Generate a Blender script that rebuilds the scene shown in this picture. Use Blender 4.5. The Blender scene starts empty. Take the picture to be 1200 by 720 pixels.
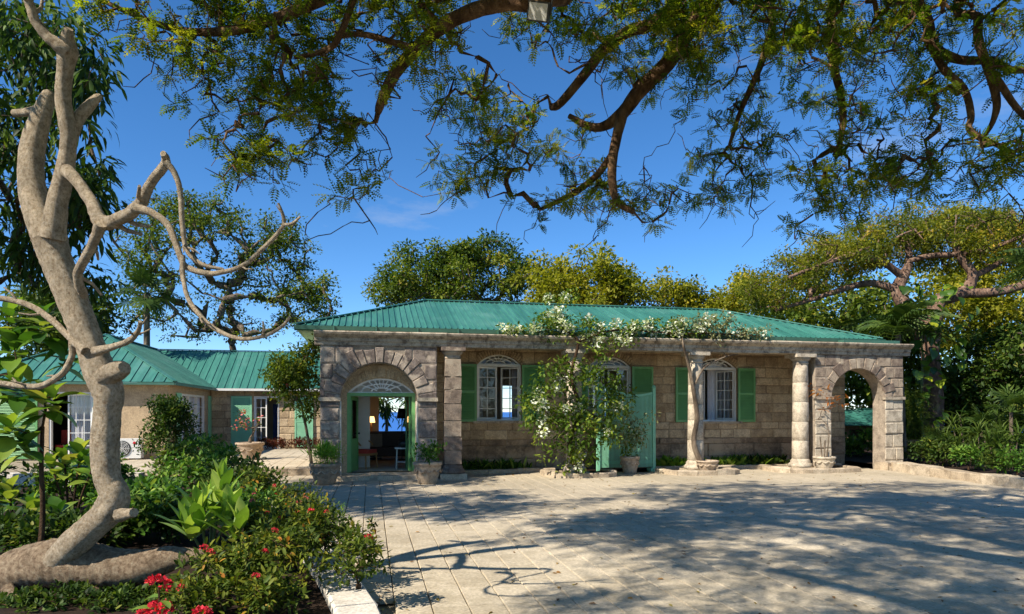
import bpy, math, random
import numpy as np
from mathutils import Vector, Matrix
R = math.radians
random.seed(7); RNG = np.random.default_rng(11)
scene = bpy.context.scene
# ---------------------------------------------------------------- camera, sky, sun, exposure
CH = 1.75; HOR = 483.0; FPX = 800.0
cam_d = bpy.data.cameras.new('camera'); cam = bpy.data.objects.new('camera', cam_d)
scene.collection.objects.link(cam)
cam.location = (0, 0, CH); cam.rotation_euler = (R(90), 0, 0)
cam_d.sensor_width = 36; cam_d.lens = 24.0; cam_d.shift_y = 0.1025
cam_d.clip_end = 90000; cam_d.clip_start = 0.05
scene.camera = cam
SUN_TH = 40.0; SUN_EL = 43.0          # direction the shadows run (from +X towards +Y) and elevation
ds = Vector((math.cos(R(SUN_TH)), math.sin(R(SUN_TH)), 0))
to_sun = Vector((-ds.x*math.cos(R(SUN_EL)), -ds.y*math.cos(R(SUN_EL)), math.sin(R(SUN_EL))))
world = bpy.data.worlds.new('World'); scene.world = world; world.use_nodes = True
wn = world.node_tree.nodes; wl = world.node_tree.links
bgn = wn['Background']; bgn.inputs['Strength'].default_value = 0.12
sky = wn.new('ShaderNodeTexSky'); sky.sky_type = 'NISHITA'; sky.sun_disc = False
sky.sun_elevation = R(SUN_EL); sky.sun_rotation = math.atan2(to_sun.x, to_sun.y)
sky.altitude = 0; sky.air_density = 0.72; sky.dust_density = 0.0; sky.ozone_density = 4.5
hs = wn.new('ShaderNodeHueSaturation'); hs.inputs['Saturation'].default_value = 1.2
hs.inputs['Value'].default_value = 1.0
wl.new(sky.outputs[0], hs.inputs['Color']); 
tc_ = wn.new('ShaderNodeTexCoord'); mp_ = wn.new('ShaderNodeMapping'); mp_.inputs['Scale'].default_value = (1.0,1.0,3.2); wl.new(tc_.outputs['Generated'], mp_.inputs[0])
cn_ = wn.new('ShaderNodeTexNoise'); cn_.inputs['Scale'].default_value = 3.1; cn_.inputs['Detail'].default_value = 9; cn_.inputs['Roughness'].default_value = .62; wl.new(mp_.outputs[0], cn_.inputs['Vector'])
cr_ = wn.new('ShaderNodeValToRGB'); cr_.color_ramp.elements[0].position = .60; cr_.color_ramp.elements[1].position = .82; cr_.color_ramp.elements[1].color = (.45,.45,.45,1); wl.new(cn_.outputs['Fac'], cr_.inputs[0])
cm_ = wn.new('ShaderNodeMix'); cm_.data_type = 'RGBA'; wl.new(cr_.outputs[0], cm_.inputs[0]); wl.new(hs.outputs[0], cm_.inputs[6]); cm_.inputs[7].default_value = (3.4,3.6,3.9,1)   # thin high wisps
wl.new(cm_.outputs[2], bgn.inputs['Color'])
sun_d = bpy.data.lights.new('sun', 'SUN'); sun_d.energy = 4.8; sun_d.angle = R(0.55); sun_d.color = (1.0, 0.92, 0.80)
sun = bpy.data.objects.new('sun', sun_d); scene.collection.objects.link(sun)
sun.rotation_euler = to_sun.to_track_quat('Z', 'Y').to_euler()
sun.location = to_sun * 60
vs = scene.view_settings; vs.view_transform = 'Standard'; vs.look = 'None'; vs.gamma = 1; vs.exposure = 0.74; vs.use_curve_mapping = False
scene.render.engine = 'CYCLES'
scene.cycles.max_bounces = 7; scene.cycles.transparent_max_bounces = 8

# ---------------------------------------------------------------- helpers
COL = scene.collection
def srgb(r, g, b, a=1):
    f = lambda c: (c/255/12.92) if c/255 <= 0.04045 else ((c/255+0.055)/1.055)**2.4
    return (f(r), f(g), f(b), a)
def at(x, y, Y):
    return Vector(((x-600)/FPX*Y, Y, CH+(HOR-y)/FPX*Y))
def ground_at(x, y, z=0.0):
    Y = (CH-z)*FPX/(y-HOR); return Vector(((x-600)/FPX*Y, Y, z))
class MB:
    def __init__(s): s.v = []; s.f = []
    def add(s, vs, fs):
        o = len(s.v); s.v += [tuple(p) for p in vs]; s.f += [tuple(i+o for i in f) for f in fs]; return s
    def box(s, a, b):
        x0, y0, z0 = a; x1, y1, z1 = b
        return s.add([(x0,y0,z0),(x1,y0,z0),(x1,y1,z0),(x0,y1,z0),(x0,y0,z1),(x1,y0,z1),(x1,y1,z1),(x0,y1,z1)],
              [(0,3,2,1),(4,5,6,7),(0,1,5,4),(1,2,6,5),(2,3,7,6),(3,0,4,7)])
    def bar(s, p, q, w, h=None):
        p = Vector(p); q = Vector(q); h = h or w; d = (q-p).normalized()
        up = Vector((0,0,1)) if abs(d.z) < .95 else Vector((0,1,0))
        a = d.cross(up).normalized()*w/2; b = a.cross(d).normalized()*h/2
        return s.add([p-a-b,p+a-b,p+a+b,p-a+b,q-a-b,q+a-b,q+a+b,q-a+b],
              [(0,3,2,1),(4,5,6,7),(0,1,5,4),(1,2,6,5),(2,3,7,6),(3,0,4,7)])
    def tube(s, pts, rad, n=8, cap=True, wob=0.0):
        pts = [Vector(p) for p in pts]; N = len(pts)
        if N < 2: return s
        d = (pts[1]-pts[0]).normalized()
        up = Vector((0,0,1)) if abs(d.z) < .9 else Vector((0,1,0))
        a = d.cross(up).normalized(); base = len(s.v)
        for i in range(N):
            t = (pts[min(i+1,N-1)]-pts[max(i-1,0)])
            if t.length < 1e-9: t = d
            t = t.normalized(); a = (a-t*a.dot(t))
            a = a.normalized() if a.length > 1e-6 else t.orthogonal().normalized()
            b = t.cross(a); r = rad[i] if hasattr(rad,'__len__') else rad
            for k in range(n):
                th = 2*math.pi*k/n; rr = r*(1+random.uniform(-wob,wob)) if wob else r
                s.v.append(tuple(pts[i]+a*math.cos(th)*rr+b*math.sin(th)*rr))
        for i in range(N-1):
            for k in range(n):
                k2 = (k+1) % n
                s.f.append((base+i*n+k, base+i*n+k2, base+(i+1)*n+k2, base+(i+1)*n+k))
        if cap:
            for ring, rev in ((0,True),(N-1,False)):       # end caps keep a crisp rim
                o = len(s.v); s.v += [s.v[base+ring*n+k] for k in range(n)]; q = tuple(o+k for k in range(n)); s.f.append(q[::-1] if rev else q)
        return s
    def lathe(s, prof, c=(0,0,0), n=20, wob=0.0):
        base = len(s.v)
        for r, z in prof:
            for k in range(n):
                th = 2*math.pi*k/n; rr = r*(1+random.uniform(-wob,wob))
                s.v.append((c[0]+rr*math.cos(th), c[1]+rr*math.sin(th), c[2]+z))
        for i in range(len(prof)-1):
            for k in range(n):
                k2 = (k+1) % n
                s.f.append((base+i*n+k, base+i*n+k2, base+(i+1)*n+k2, base+(i+1)*n+k))
        s.f.append(tuple(base+k for k in range(n-1,-1,-1))); s.f.append(tuple(base+(len(prof)-1)*n+k for k in range(n)))
        return s
    def mesh(s, name, mat, smooth=False):
        me = bpy.data.meshes.new(name); me.from_pydata(s.v, [], s.f); me.update()
        if mat: me.materials.append(mat)
        if smooth: me.polygons.foreach_set('use_smooth', [True]*len(me.polygons))
        return me
    def build(s, name, mat, parent=None, smooth=False, org=None):
        """vertices are in world/local coordinates; org (default: the top parent's world origin unless local) is subtracted"""
        if org is not None:
            o = Vector(org); s.v = [(p[0]-o.x, p[1]-o.y, p[2]-o.z) for p in s.v]
        ob = bpy.data.objects.new(name, s.mesh(name, mat, smooth)); COL.objects.link(ob)
        if parent: ob.parent = parent
        elif org is not None: ob.location = org
        return ob
def inst(name, me, parent, loc, rot=(0,0,0), sc=(1,1,1)):
    ob = bpy.data.objects.new(name, me); COL.objects.link(ob); ob.parent = parent
    ob.location = loc; ob.rotation_euler = rot; ob.scale = sc if hasattr(sc,'__len__') else (sc,sc,sc); return ob
def tag(o, label=None, cat=None, group=None, kind=None):
    if label: o['label'] = label
    if cat: o['category'] = cat
    if group: o['group'] = group
    if kind: o['kind'] = kind
    return o
def thing(name, label, cat, loc=(0,0,0), rz=0, group=None):
    o = bpy.data.objects.new(name, None); COL.objects.link(o); o.location = loc; o.rotation_euler = (0,0,rz)
    o.empty_display_size = .2
    return tag(o, label, cat, group)
def smooth_path(pts, rad, sub=4):
    P = [Vector(p) for p in pts]; n = len(P); out = []; ro = []
    for i in range(n-1):
        p0 = P[max(i-1,0)]; p1 = P[i]; p2 = P[i+1]; p3 = P[min(i+2,n-1)]
        for k in range(sub):
            t = k/sub; t2 = t*t; t3 = t2*t
            out.append(.5*((2*p1)+(p2-p0)*t+(2*p0-5*p1+4*p2-p3)*t2+(3*p1-p0-3*p2+p3)*t3)); ro.append(rad[i]*(1-t)+rad[i+1]*t)
    out.append(P[-1]); ro.append(rad[-1]); return out, ro

# ---------------------------------------------------------------- materials
def nodes(name):
    m = bpy.data.materials.new(name); m.use_nodes = True
    nt = m.node_tree; return m, nt.nodes, nt.links, nt.nodes['Principled BSDF']
def ramp(n, stops):
    r = n.new('ShaderNodeValToRGB'); e = r.color_ramp.elements
    while len(e) < len(stops): e.new(0.5)
    for k, (p, c) in enumerate(stops): e[k].position = p; e[k].color = c
    return r
def mixc(n, l, fac, a, b, mode='MIX'):
    m = n.new('ShaderNodeMix'); m.data_type = 'RGBA'; m.blend_type = mode
    if hasattr(fac, 'links'): l.new(fac, m.inputs[0])
    else: m.inputs[0].default_value = fac
    for k, s in ((6, a), (7, b)):
        if hasattr(s, 'links'): l.new(s, m.inputs[k])
        else: m.inputs[k].default_value = s
    return m.outputs[2]
def noise(n, l, scale, detail=5, rough=.6, vec=None):
    t = n.new('ShaderNodeTexNoise'); t.inputs['Scale'].default_value = scale; t.inputs['Detail'].default_value = detail
    t.inputs['Roughness'].default_value = rough
    if vec: l.new(vec, t.inputs['Vector'])
    return t.outputs['Fac']
def wpos(n):
    return n.new('ShaderNodeNewGeometry').outputs['Position']
def bump(n, l, bs, h, s=.4, d=.02):
    b = n.new('ShaderNodeBump'); b.inputs['Strength'].default_value = s; b.inputs['Distance'].default_value = d
    l.new(h, b.inputs['Height']); l.new(b.outputs[0], bs.inputs['Normal'])
def stone_mat(name, lo, mid, hi, dark, dark_amt=.5, scale=1.0, rough=.9, bumps=.6, light=None, patch=0):
    m, n, l, bs = nodes(name); p = wpos(n)
    oi = n.new('ShaderNodeObjectInfo')
    r = ramp(n, [(0.0, lo), (0.5, mid), (1.0, hi)]); l.new(oi.outputs['Random'], r.inputs[0])
    n1 = noise(n, l, 3*scale, 8, .7, p); n2 = noise(n, l, 22*scale, 6, .7, p); n3 = noise(n, l, .9*scale, 6, .65, p)
    v = ramp(n, [(.3, (.62,.62,.62,1)), (.7, (1.25,1.25,1.25,1))]); l.new(n2, v.inputs[0])
    c = mixc(n, l, 1.0, r.outputs[0], v.outputs[0], 'MULTIPLY')
    d = ramp(n, [(.46, (0,0,0,1)), (.62, (dark_amt,)*3+(1,))]); l.new(n1, d.inputs[0])
    c = mixc(n, l, d.outputs[0], c, dark)
    if light:
        q = ramp(n, [(.52, (0,0,0,1)), (.60, (.85,.85,.85,1))]); l.new(n3, q.inputs[0])
        c = mixc(n, l, q.outputs[0], c, light)
    if patch:
        w = ramp(n, [(.35, (1-patch,1-patch,1-patch*1.1,1)), (.65, (1.06,1.06,1.05,1))]); l.new(noise(n, l, .35, 7, .6, p), w.inputs[0]); c = mixc(n, l, 1.0, c, w.outputs[0], 'MULTIPLY')
        k = ramp(n, [(.64, (0,0,0,1)), (.72, (.5,.5,.5,1))]); l.new(noise(n, l, 1.6, 9, .7, p), k.inputs[0]); c = mixc(n, l, k.outputs[0], c, dark)
    l.new(c, bs.inputs['Base Color']); bs.inputs['Roughness'].default_value = rough; bs.inputs['Specular IOR Level'].default_value = .2
    bump(n, l, bs, n2, bumps, .02); return m
def paint_mat(name, col, var=.15, rough=.5, wear=None, wear_amt=.3, scale=4):
    m, n, l, bs = nodes(name); p = wpos(n)
    n1 = noise(n, l, scale, 6, .65, p); v = ramp(n, [(.3, (1-var,)*3+(1,)), (.7, (1+var,)*3+(1,))]); l.new(n1, v.inputs[0])
    c = mixc(n, l, 1.0, col, v.outputs[0], 'MULTIPLY')
    if wear:
        w = ramp(n, [(.55, (0,0,0,1)), (.72, (wear_amt,)*3+(1,))]); l.new(noise(n, l, scale*3, 8, .7, p), w.inputs[0]); c = mixc(n, l, w.outputs[0], c, wear)
    l.new(c, bs.inputs['Base Color']); bs.inputs['Roughness'].default_value = rough; return m
def leaf_mat(name, stops, trans=.35, rough=.55, obj=False, spec=.2):
    m, n, l, bs = nodes(name)
    if obj: src = n.new('ShaderNodeObjectInfo').outputs['Random']
    else:
        a = n.new('ShaderNodeAttribute'); a.attribute_name = 'rnd'; src = a.outputs['Fac']
    stops = [(q, (c[0]*1.16, c[1], c[2]*.74, 1)) for q, c in stops] if 'blossom' not in name else stops
    r = ramp(n, stops); l.new(src, r.inputs[0])
    p = wpos(n); v = ramp(n, [(.3, (.75,.75,.75,1)), (.7, (1.2,1.2,1.2,1))]); l.new(noise(n, l, 5, 2, .5, p), v.inputs[0])
    c = mixc(n, l, 1.0, r.outputs[0], v.outputs[0], 'MULTIPLY')
    l.new(c, bs.inputs['Base Color']); bs.inputs['Roughness'].default_value = rough; bs.inputs['Specular IOR Level'].default_value = spec
    t = n.new('ShaderNodeBsdfTranslucent'); tc = mixc(n, l, 1.0, c, (1.25,1.35,.55,1), 'MULTIPLY'); l.new(tc, t.inputs['Color'])
    mx = n.new('ShaderNodeMixShader'); mx.inputs[0].default_value = trans
    l.new(bs.outputs[0], mx.inputs[1]); l.new(t.outputs[0], mx.inputs[2]); l.new(mx.outputs[0], n['Material Output'].inputs['Surface']); return m
def bark_mat(name, a, b, c, scale=8, stretch=.35):
    m, n, l, bs = nodes(name); p = wpos(n)
    mp = n.new('ShaderNodeMapping'); l.new(p, mp.inputs[0]); mp.inputs['Scale'].default_value = (1,1,stretch)
    n1 = noise(n, l, scale, 8, .7, mp.outputs[0]); n2 = noise(n, l, scale*5, 6, .7, p); n3 = noise(n, l, scale*.25, 4, .6, p)
    r = ramp(n, [(.32, a), (.5, b), (.68, c)]); l.new(n1, r.inputs[0])
    v = ramp(n, [(.35, (.7,.7,.7,1)), (.65, (1.15,1.15,1.15,1))]); l.new(n3, v.inputs[0])
    l.new(mixc(n, l, 1.0, r.outputs[0], v.outputs[0], 'MULTIPLY'), bs.inputs['Base Color']); bs.inputs['Roughness'].default_value = .9
    bs.inputs['Specular IOR Level'].default_value = .15
    ad = n.new('ShaderNodeMath'); ad.operation = 'ADD'; l.new(n1, ad.inputs[0]); l.new(n2, ad.inputs[1])
    bump(n, l, bs, ad.outputs[0], 1.0, .035); return m
def plain(name, col, rough=.6, metal=0, emit=None, es=0):
    m, n, l, bs = nodes(name); bs.inputs['Base Color'].default_value = col; bs.inputs['Roughness'].default_value = rough; bs.inputs['Metallic'].default_value = metal
    if emit: bs.inputs['Emission Color'].default_value = emit; bs.inputs['Emission Strength'].default_value = es
    return m
M = {}
M['wall'] = stone_mat('wall_stone', srgb(174,150,117), srgb(194,169,133), srgb(210,186,150), srgb(112,93,74), .5, 1.0, light=None)
M['wallbase'] = stone_mat('stained_wall_stone', srgb(124,105,84), srgb(150,127,102), srgb(174,150,121), srgb(72,60,50), .65, .9, light=srgb(176,152,122))
M['wall_mortar'] = stone_mat('wall_mortar', srgb(150,128,100), srgb(150,128,100), srgb(150,128,100), srgb(95,82,68), .5)
M['pav'] = stone_mat('pavilion_stone', srgb(108,97,90), srgb(140,126,115), srgb(166,151,136), srgb(70,62,58), .7, 2.2, bumps=.9, light=srgb(186,170,150))
M['pav_mortar'] = stone_mat('pavilion_mortar', srgb(168,153,134), srgb(168,153,134), srgb(168,153,134), srgb(96,86,76), .6)
M['col'] = stone_mat('column_stone', srgb(192,178,155), srgb(197,183,160), srgb(202,188,165), srgb(112,98,84), .6, 1.6)
M['coldark'] = stone_mat('weathered_column_stone', srgb(120,104,92), srgb(150,132,114), srgb(172,154,132), srgb(70,60,54), .6, 1.6, light=srgb(180,164,142))
M['corn'] = stone_mat('cornice_stone', srgb(166,152,130), srgb(180,164,142), srgb(192,178,154), srgb(78,68,58), .75, 2.0)
M['plaster'] = stone_mat('arch_plaster', srgb(186,162,128), srgb(192,168,134), srgb(198,174,140), srgb(130,110,88), .4, 1.2, bumps=.3)
M['render'] = stone_mat('pale_jamb_render', srgb(214,204,188), srgb(216,206,190), srgb(220,210,194), srgb(160,148,132), .4, 1.5, bumps=.3)
M['kerb'] = stone_mat('kerb_stone', srgb(176,158,132), srgb(190,172,146), srgb(202,186,160), srgb(110,96,80), .5, 1.5)
M['kerb_pale'] = stone_mat('pale_kerb', srgb(206,198,184), srgb(212,204,190), srgb(218,210,196), srgb(150,140,124), .4, 1.5, bumps=.3)
M['paver'] = stone_mat('paver', srgb(188,174,150), srgb(196,182,158), srgb(204,190,166), srgb(160,146,122), .5, 1.3, bumps=.5, patch=.2)
M['joint'] = stone_mat('paver_joint', srgb(160,147,124), srgb(160,147,124), srgb(160,147,124), srgb(90,82,72), .4)
M['pot'] = stone_mat('pot_stone', srgb(170,148,124), srgb(184,164,138), srgb(196,176,152), srgb(112,94,78), .6, 4)
M['terracotta'] = stone_mat('terracotta', srgb(186,142,96), srgb(190,148,104), srgb(196,152,108), srgb(120,92,66), .5, 3)
M['roof'] = paint_mat('teal_roof_paint', srgb(64,124,106), .14, .45, srgb(96,150,134), .4, 1.2)
def roof_mat():
    m, n, l, bs = nodes('teal_roof_sheet'); p = n.new('ShaderNodeTexCoord').outputs['Object']; oi = n.new('ShaderNodeObjectInfo')
    r = ramp(n, [(0, srgb(48,106,94)), (.5, srgb(56,116,102)), (1, srgb(64,124,110))]); l.new(oi.outputs['Random'], r.inputs[0])
    mp = n.new('ShaderNodeMapping'); mp.inputs['Scale'].default_value = (7,.9,.9); l.new(p, mp.inputs[0])
    a = ramp(n, [(.35, (.72,.74,.76,1)), (.6, (1.08,1.06,1.04,1))]); l.new(noise(n, l, 1.4, 8, .7, mp.outputs[0]), a.inputs[0]); c = mixc(n, l, 1.0, r.outputs[0], a.outputs[0], 'MULTIPLY')
    w = ramp(n, [(.52, (0,0,0,1)), (.75, (.45,.45,.45,1))]); l.new(noise(n, l, .8, 7, .65, p), w.inputs[0]); c = mixc(n, l, w.outputs[0], c, srgb(104,146,134))
    k = ramp(n, [(.66, (0,0,0,1)), (.76, (.5,.5,.5,1))]); l.new(noise(n, l, 5, 9, .75, p), k.inputs[0]); c = mixc(n, l, k.outputs[0], c, srgb(84,82,62))
    l.new(c, bs.inputs['Base Color']); bs.inputs['Roughness'].default_value = .5; return m
M['roof'] = roof_mat()
M['gutter'] = paint_mat('dark_green_gutter', srgb(62,104,88), .15, .5)
M['shutter'] = paint_mat('green_shutter_paint', srgb(104,158,96), .10, .5, srgb(140,184,130), .25, 5)
M['mint'] = paint_mat('mint_paint', srgb(134,194,152), .08, .5, srgb(170,210,180), .3, 5)
M['aqua'] = paint_mat('aqua_gate_paint', srgb(132,194,158), .10, .5, srgb(160,220,200), .3, 5)
M['white'] = paint_mat('white_joinery', srgb(226,224,216), .06, .5)
M['inwall'] = paint_mat('interior_wall', srgb(196,186,168), .05, .8)
M['darkwood'] = paint_mat('dark_wood', srgb(70,50,36), .2, .5)
M['curtain'] = paint_mat('curtain', srgb(205,205,210), .08, .9, scale=9)
M['bluecur'] = paint_mat('blue_curtain', srgb(40,60,110), .4, .9, srgb(150,160,180), .8, 9)
M['soil'] = stone_mat('soil', srgb(48,36,27), srgb(54,40,30), srgb(60,45,34), srgb(28,21,16), .6, 2)
M['earth'] = stone_mat('earth', srgb(92,82,56), srgb(92,82,56), srgb(92,82,56), srgb(58,62,34), .7, .6)
M['bark_pale'] = bark_mat('pale_bark', srgb(150,126,98), srgb(206,186,156), srgb(228,212,186), 42, .8)
M['bark_log'] = bark_mat('log_bark', srgb(104,84,66), srgb(166,143,116), srgb(204,184,154), 26, .9)
M['bark'] = bark_mat('brown_bark', srgb(60,44,32), srgb(112,86,62), srgb(156,126,94), 7)
M['bark_grey'] = bark_mat('grey_bark', srgb(66,56,46), srgb(110,96,80), srgb(150,134,114), 6)
M['bark_red'] = bark_mat('grey_brown_bark', srgb(78,60,50), srgb(126,100,84), srgb(164,138,118), 9)
M['twig'] = bark_mat('dark_twig', srgb(44,32,24), srgb(84,64,46), srgb(120,94,68), 7)
M['stem'] = plain('green_stem', srgb(96,112,60), .6)
M['metal_white'] = paint_mat('white_enamel', srgb(214,212,204), .05, .4)
M['dark'] = plain('dark_grille', srgb(70,70,68), .5)
M['red'] = plain('red_paint', srgb(190,30,40), .5)
M['fab_red'] = plain('red_cushion', srgb(190,70,60), .9)
M['wicker'] = paint_mat('wicker', srgb(170,130,84), .2, .7)
M['black'] = plain('black_metal', srgb(26,26,28), .5)
M['lampshade'] = plain('lamp_shade', srgb(240,214,160), .8, 0, (1,.55,.2,1), 2.2)
M['shade_cold'] = plain('unlit_shade', srgb(206,188,150), .9)
mg, n_, l_, b_ = nodes('glass'); b_.inputs['Base Color'].default_value = (.8,.88,.9,1); b_.inputs['Roughness'].default_value = .02
tr_ = n_.new('ShaderNodeBsdfTransparent'); gl_ = n_.new('ShaderNodeBsdfGlossy'); gl_.inputs['Roughness'].default_value = .02
fr_ = n_.new('ShaderNodeFresnel'); fr_.inputs['IOR'].default_value = 1.5; mx_ = n_.new('ShaderNodeMixShader')
l_.new(fr_.outputs[0], mx_.inputs[0]); l_.new(tr_.outputs[0], mx_.inputs[1]); l_.new(gl_.outputs[0], mx_.inputs[2]); l_.new(mx_.outputs[0], n_['Material Output'].inputs['Surface'])
M['glass'] = mg
ms, n_, l_, b_ = nodes('sea_water'); b_.inputs['Base Color'].default_value = srgb(10,86,170); b_.inputs['Roughness'].default_value = .35
bump(n_, l_, b_, noise(n_, l_, .2, 6, .6, wpos(n_)), .4, .5); M['sea'] = ms
G = srgb
M['lf_canopy'] = leaf_mat('canopy_leaf', [(0, G(40,66,26)), (.4, G(82,110,36)), (.75, G(132,146,46)), (1, G(186,180,76))], .6)
M['lf_dark'] = leaf_mat('dark_leaf', [(0, G(26,46,22)), (.5, G(52,80,34)), (.85, G(92,116,50)), (1, G(128,136,64))], .3)
M['lf_mid'] = leaf_mat('mid_leaf', [(0, G(40,62,26)), (.5, G(78,104,40)), (.85, G(120,138,54)), (1, G(160,150,70))], .35)
M['lf_yel'] = leaf_mat('yellow_green_leaf', [(0, G(72,86,28)), (.4, G(118,130,42)), (.8, G(160,162,58)), (1, G(186,172,76))], .42)
M['lf_long'] = leaf_mat('long_dark_leaf', [(0, G(26,44,22)), (.5, G(50,78,34)), (.9, G(92,124,56)), (1, G(140,150,80))], .3)
M['lf_ixora'] = leaf_mat('ixora_leaf', [(0, G(38,54,24)), (.5, G(72,96,36)), (.85, G(116,128,48)), (.95, G(170,140,60)), (1, G(170,90,50))], .3)
M['lf_bush'] = leaf_mat('bush_leaf', [(0, G(36,66,28)), (.5, G(72,116,46)), (.85, G(116,152,68)), (1, G(150,170,90))], .32)
M['lf_vine'] = leaf_mat('vine_leaf', [(0, G(42,68,28)), (.5, G(84,116,46)), (.85, G(130,152,66)), (1, G(168,176,90))], .38)
M['lf_poin'] = leaf_mat('poinciana_leaf', [(0, G(54,74,28)), (.4, G(92,108,38)), (.8, G(140,146,54)), (1, G(182,150,66))], .42)
M['lf_silver'] = leaf_mat('grey_leaf', [(0, G(70,84,62)), (.5, G(112,124,98)), (1, G(160,168,140))], .3)
M['lf_rust'] = leaf_mat('rusty_leaf', [(0, G(120,74,34)), (.5, G(176,110,48)), (1, G(206,150,70))], .4)
M['lf_grass'] = leaf_mat('grass_leaf', [(0, G(70,112,36)), (.6, G(118,164,60)), (1, G(166,192,92))], .35)
M['big_a'] = leaf_mat('broad_leaf', [(0, G(92,134,58)), (.5, G(132,170,82)), (1, G(172,198,116))], .35, .35, True, .5)
M['big_b'] = leaf_mat('fiddle_leaf', [(0, G(42,82,34)), (.5, G(86,128,50)), (.85, G(136,164,74)), (1, G(170,176,100))], .35, .35, True, .5)
M['big_c'] = leaf_mat('climber_leaf', [(0, G(34,66,28)), (.5, G(66,104,38)), (.9, G(112,146,54)), (1, G(180,196,60))], .35, .35, True, .5)
M['palm'] = leaf_mat('palm_leaf', [(0, G(30,52,28)), (.5, G(58,86,40)), (1, G(100,122,58))], .25)
M['fl_white'] = leaf_mat('white_blossom', [(0, G(214,216,196)), (1, G(240,240,226))], .3, .7)
M['fl_red'] = leaf_mat('red_blossom', [(0, G(176,26,44)), (.6, G(222,50,70)), (1, G(236,96,96))], .25, .6)
M['fl_pink'] = leaf_mat('pink_blossom', [(0, G(206,90,96)), (1, G(236,150,140))], .25, .6)

# ---------------------------------------------------------------- foliage helpers
def T_oval(w=.45, fold=.12, droop=.1):
    v = [(0,0,0),(.3,-w*.45,fold*.5),(.3,0,0),(.3,w*.45,fold*.5),(.7,-w*.4,fold*.4-droop*.4),(.7,0,-droop*.4),(.7,w*.4,fold*.4-droop*.4),(1,0,-droop)]
    return np.array(v), [(0,1,2),(0,2,3),(1,4,5,2),(2,5,6,3),(4,7,5),(5,7,6)]
def T_fold(w=.5):
    return np.array([(0,0,0),(.5,-w/2,.1),(1,0,-.08),(.5,w/2,.1)]), [(0,1,2),(0,2,3)]
def T_dia(w=.4, droop=.08):
    return np.array([(0,0,0),(.5,-w/2,.05),(1,0,-droop),(.5,w/2,.05)]), [(0,1,2,3)]
def T_pinnate(n=7, lw=.05, ll=.3, droop=.15):
    v = []; f = []
    for i in range(n):
        t = .12+.88*i/(n-1); z = -droop*t*t; L = ll*math.sin(math.pi*(.18+.74*t))**.7
        for s in (-1, 1):
            o = len(v); tip = (t+.10, s*L, z-.04); mid = (t+.05+lw, s*L*.5, z); mid2 = (t+.05-lw, s*L*.5, z)
            v += [(t, 0, z), mid, tip, mid2]; f.append((o, o+1, o+2, o+3))
    o = len(v); v += [(0,-.006,0),(0,.006,0),(1,.004,-droop),(1,-.004,-droop)]; f.append((o,o+1,o+2,o+3))
    return np.array(v), f
def nrm(a): return a/np.maximum(np.linalg.norm(a, axis=1, keepdims=True), 1e-9)
def leaf_cloud(name, pos, dirs, size, tmpl, mat, parent=None, org=(0,0,0), rnd=None, roll=1.0, kind='stuff'):
    tv, tf = tmpl; N = len(pos); K = len(tv)
    x = nrm(np.asarray(dirs, float)); up = np.tile([0,0,1.], (N,1)); up += RNG.normal(0, .35*roll+.02, (N,3))
    y = nrm(np.cross(up, x)); z = np.cross(x, y)
    s = np.asarray(size)[:,None,None]
    V = (tv[None,:,0,None]*x[:,None,:]+tv[None,:,1,None]*y[:,None,:]+tv[None,:,2,None]*z[:,None,:])*s+np.asarray(pos)[:,None,:]-np.asarray(org)[None,None,:]
    V = V.reshape(-1,3)
    lens = np.array([len(q) for q in tf]); flat = np.concatenate([np.array(q) for q in tf])
    idx = (flat[None,:]+(np.arange(N)*K)[:,None]).reshape(-1)
    tot = np.tile(lens, N); start = np.concatenate([[0], np.cumsum(tot)[:-1]])
    me = bpy.data.meshes.new(name); me.vertices.add(len(V)); me.vertices.foreach_set('co', V.astype(np.float32).ravel())
    me.loops.add(len(idx)); me.loops.foreach_set('vertex_index', idx.astype(np.int32))
    me.polygons.add(len(tot)); me.polygons.foreach_set('loop_start', start.astype(np.int32)); me.polygons.foreach_set('loop_total', tot.astype(np.int32))
    me.update(calc_edges=True)
    rn = RNG.random(N) if rnd is None else rnd
    at_ = me.attributes.new('rnd', 'FLOAT', 'FACE'); at_.data.foreach_set('value', np.repeat(rn, len(tf)).astype(np.float32))
    me.materials.append(mat)
    ob = bpy.data.objects.new(name, me); COL.objects.link(ob)
    if parent: ob.parent = parent
    if kind: ob['kind'] = kind
    return ob
def clumps_to_leaves(C, n, rc, flat=.7, droop=.2, out=1.0):
    C = np.asarray(C, float); m = len(C)
    off = RNG.normal(0, 1, (m*n,3)); off = nrm(off)*(RNG.random((m*n,1))**.5); off[:,2] *= flat
    rr = (np.repeat(rc, n) if hasattr(rc,'__len__') else np.full(m*n, rc))[:,None]
    pos = np.repeat(C, n, 0)+off*rr
    d = off*out+RNG.normal(0,.5,(m*n,3)); d[:,2] -= droop
    cl = np.repeat(RNG.random(m), n)
    rnd = np.clip(.55*cl+.45*RNG.random(m*n), 0, 1)
    return pos, d, rnd
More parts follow.
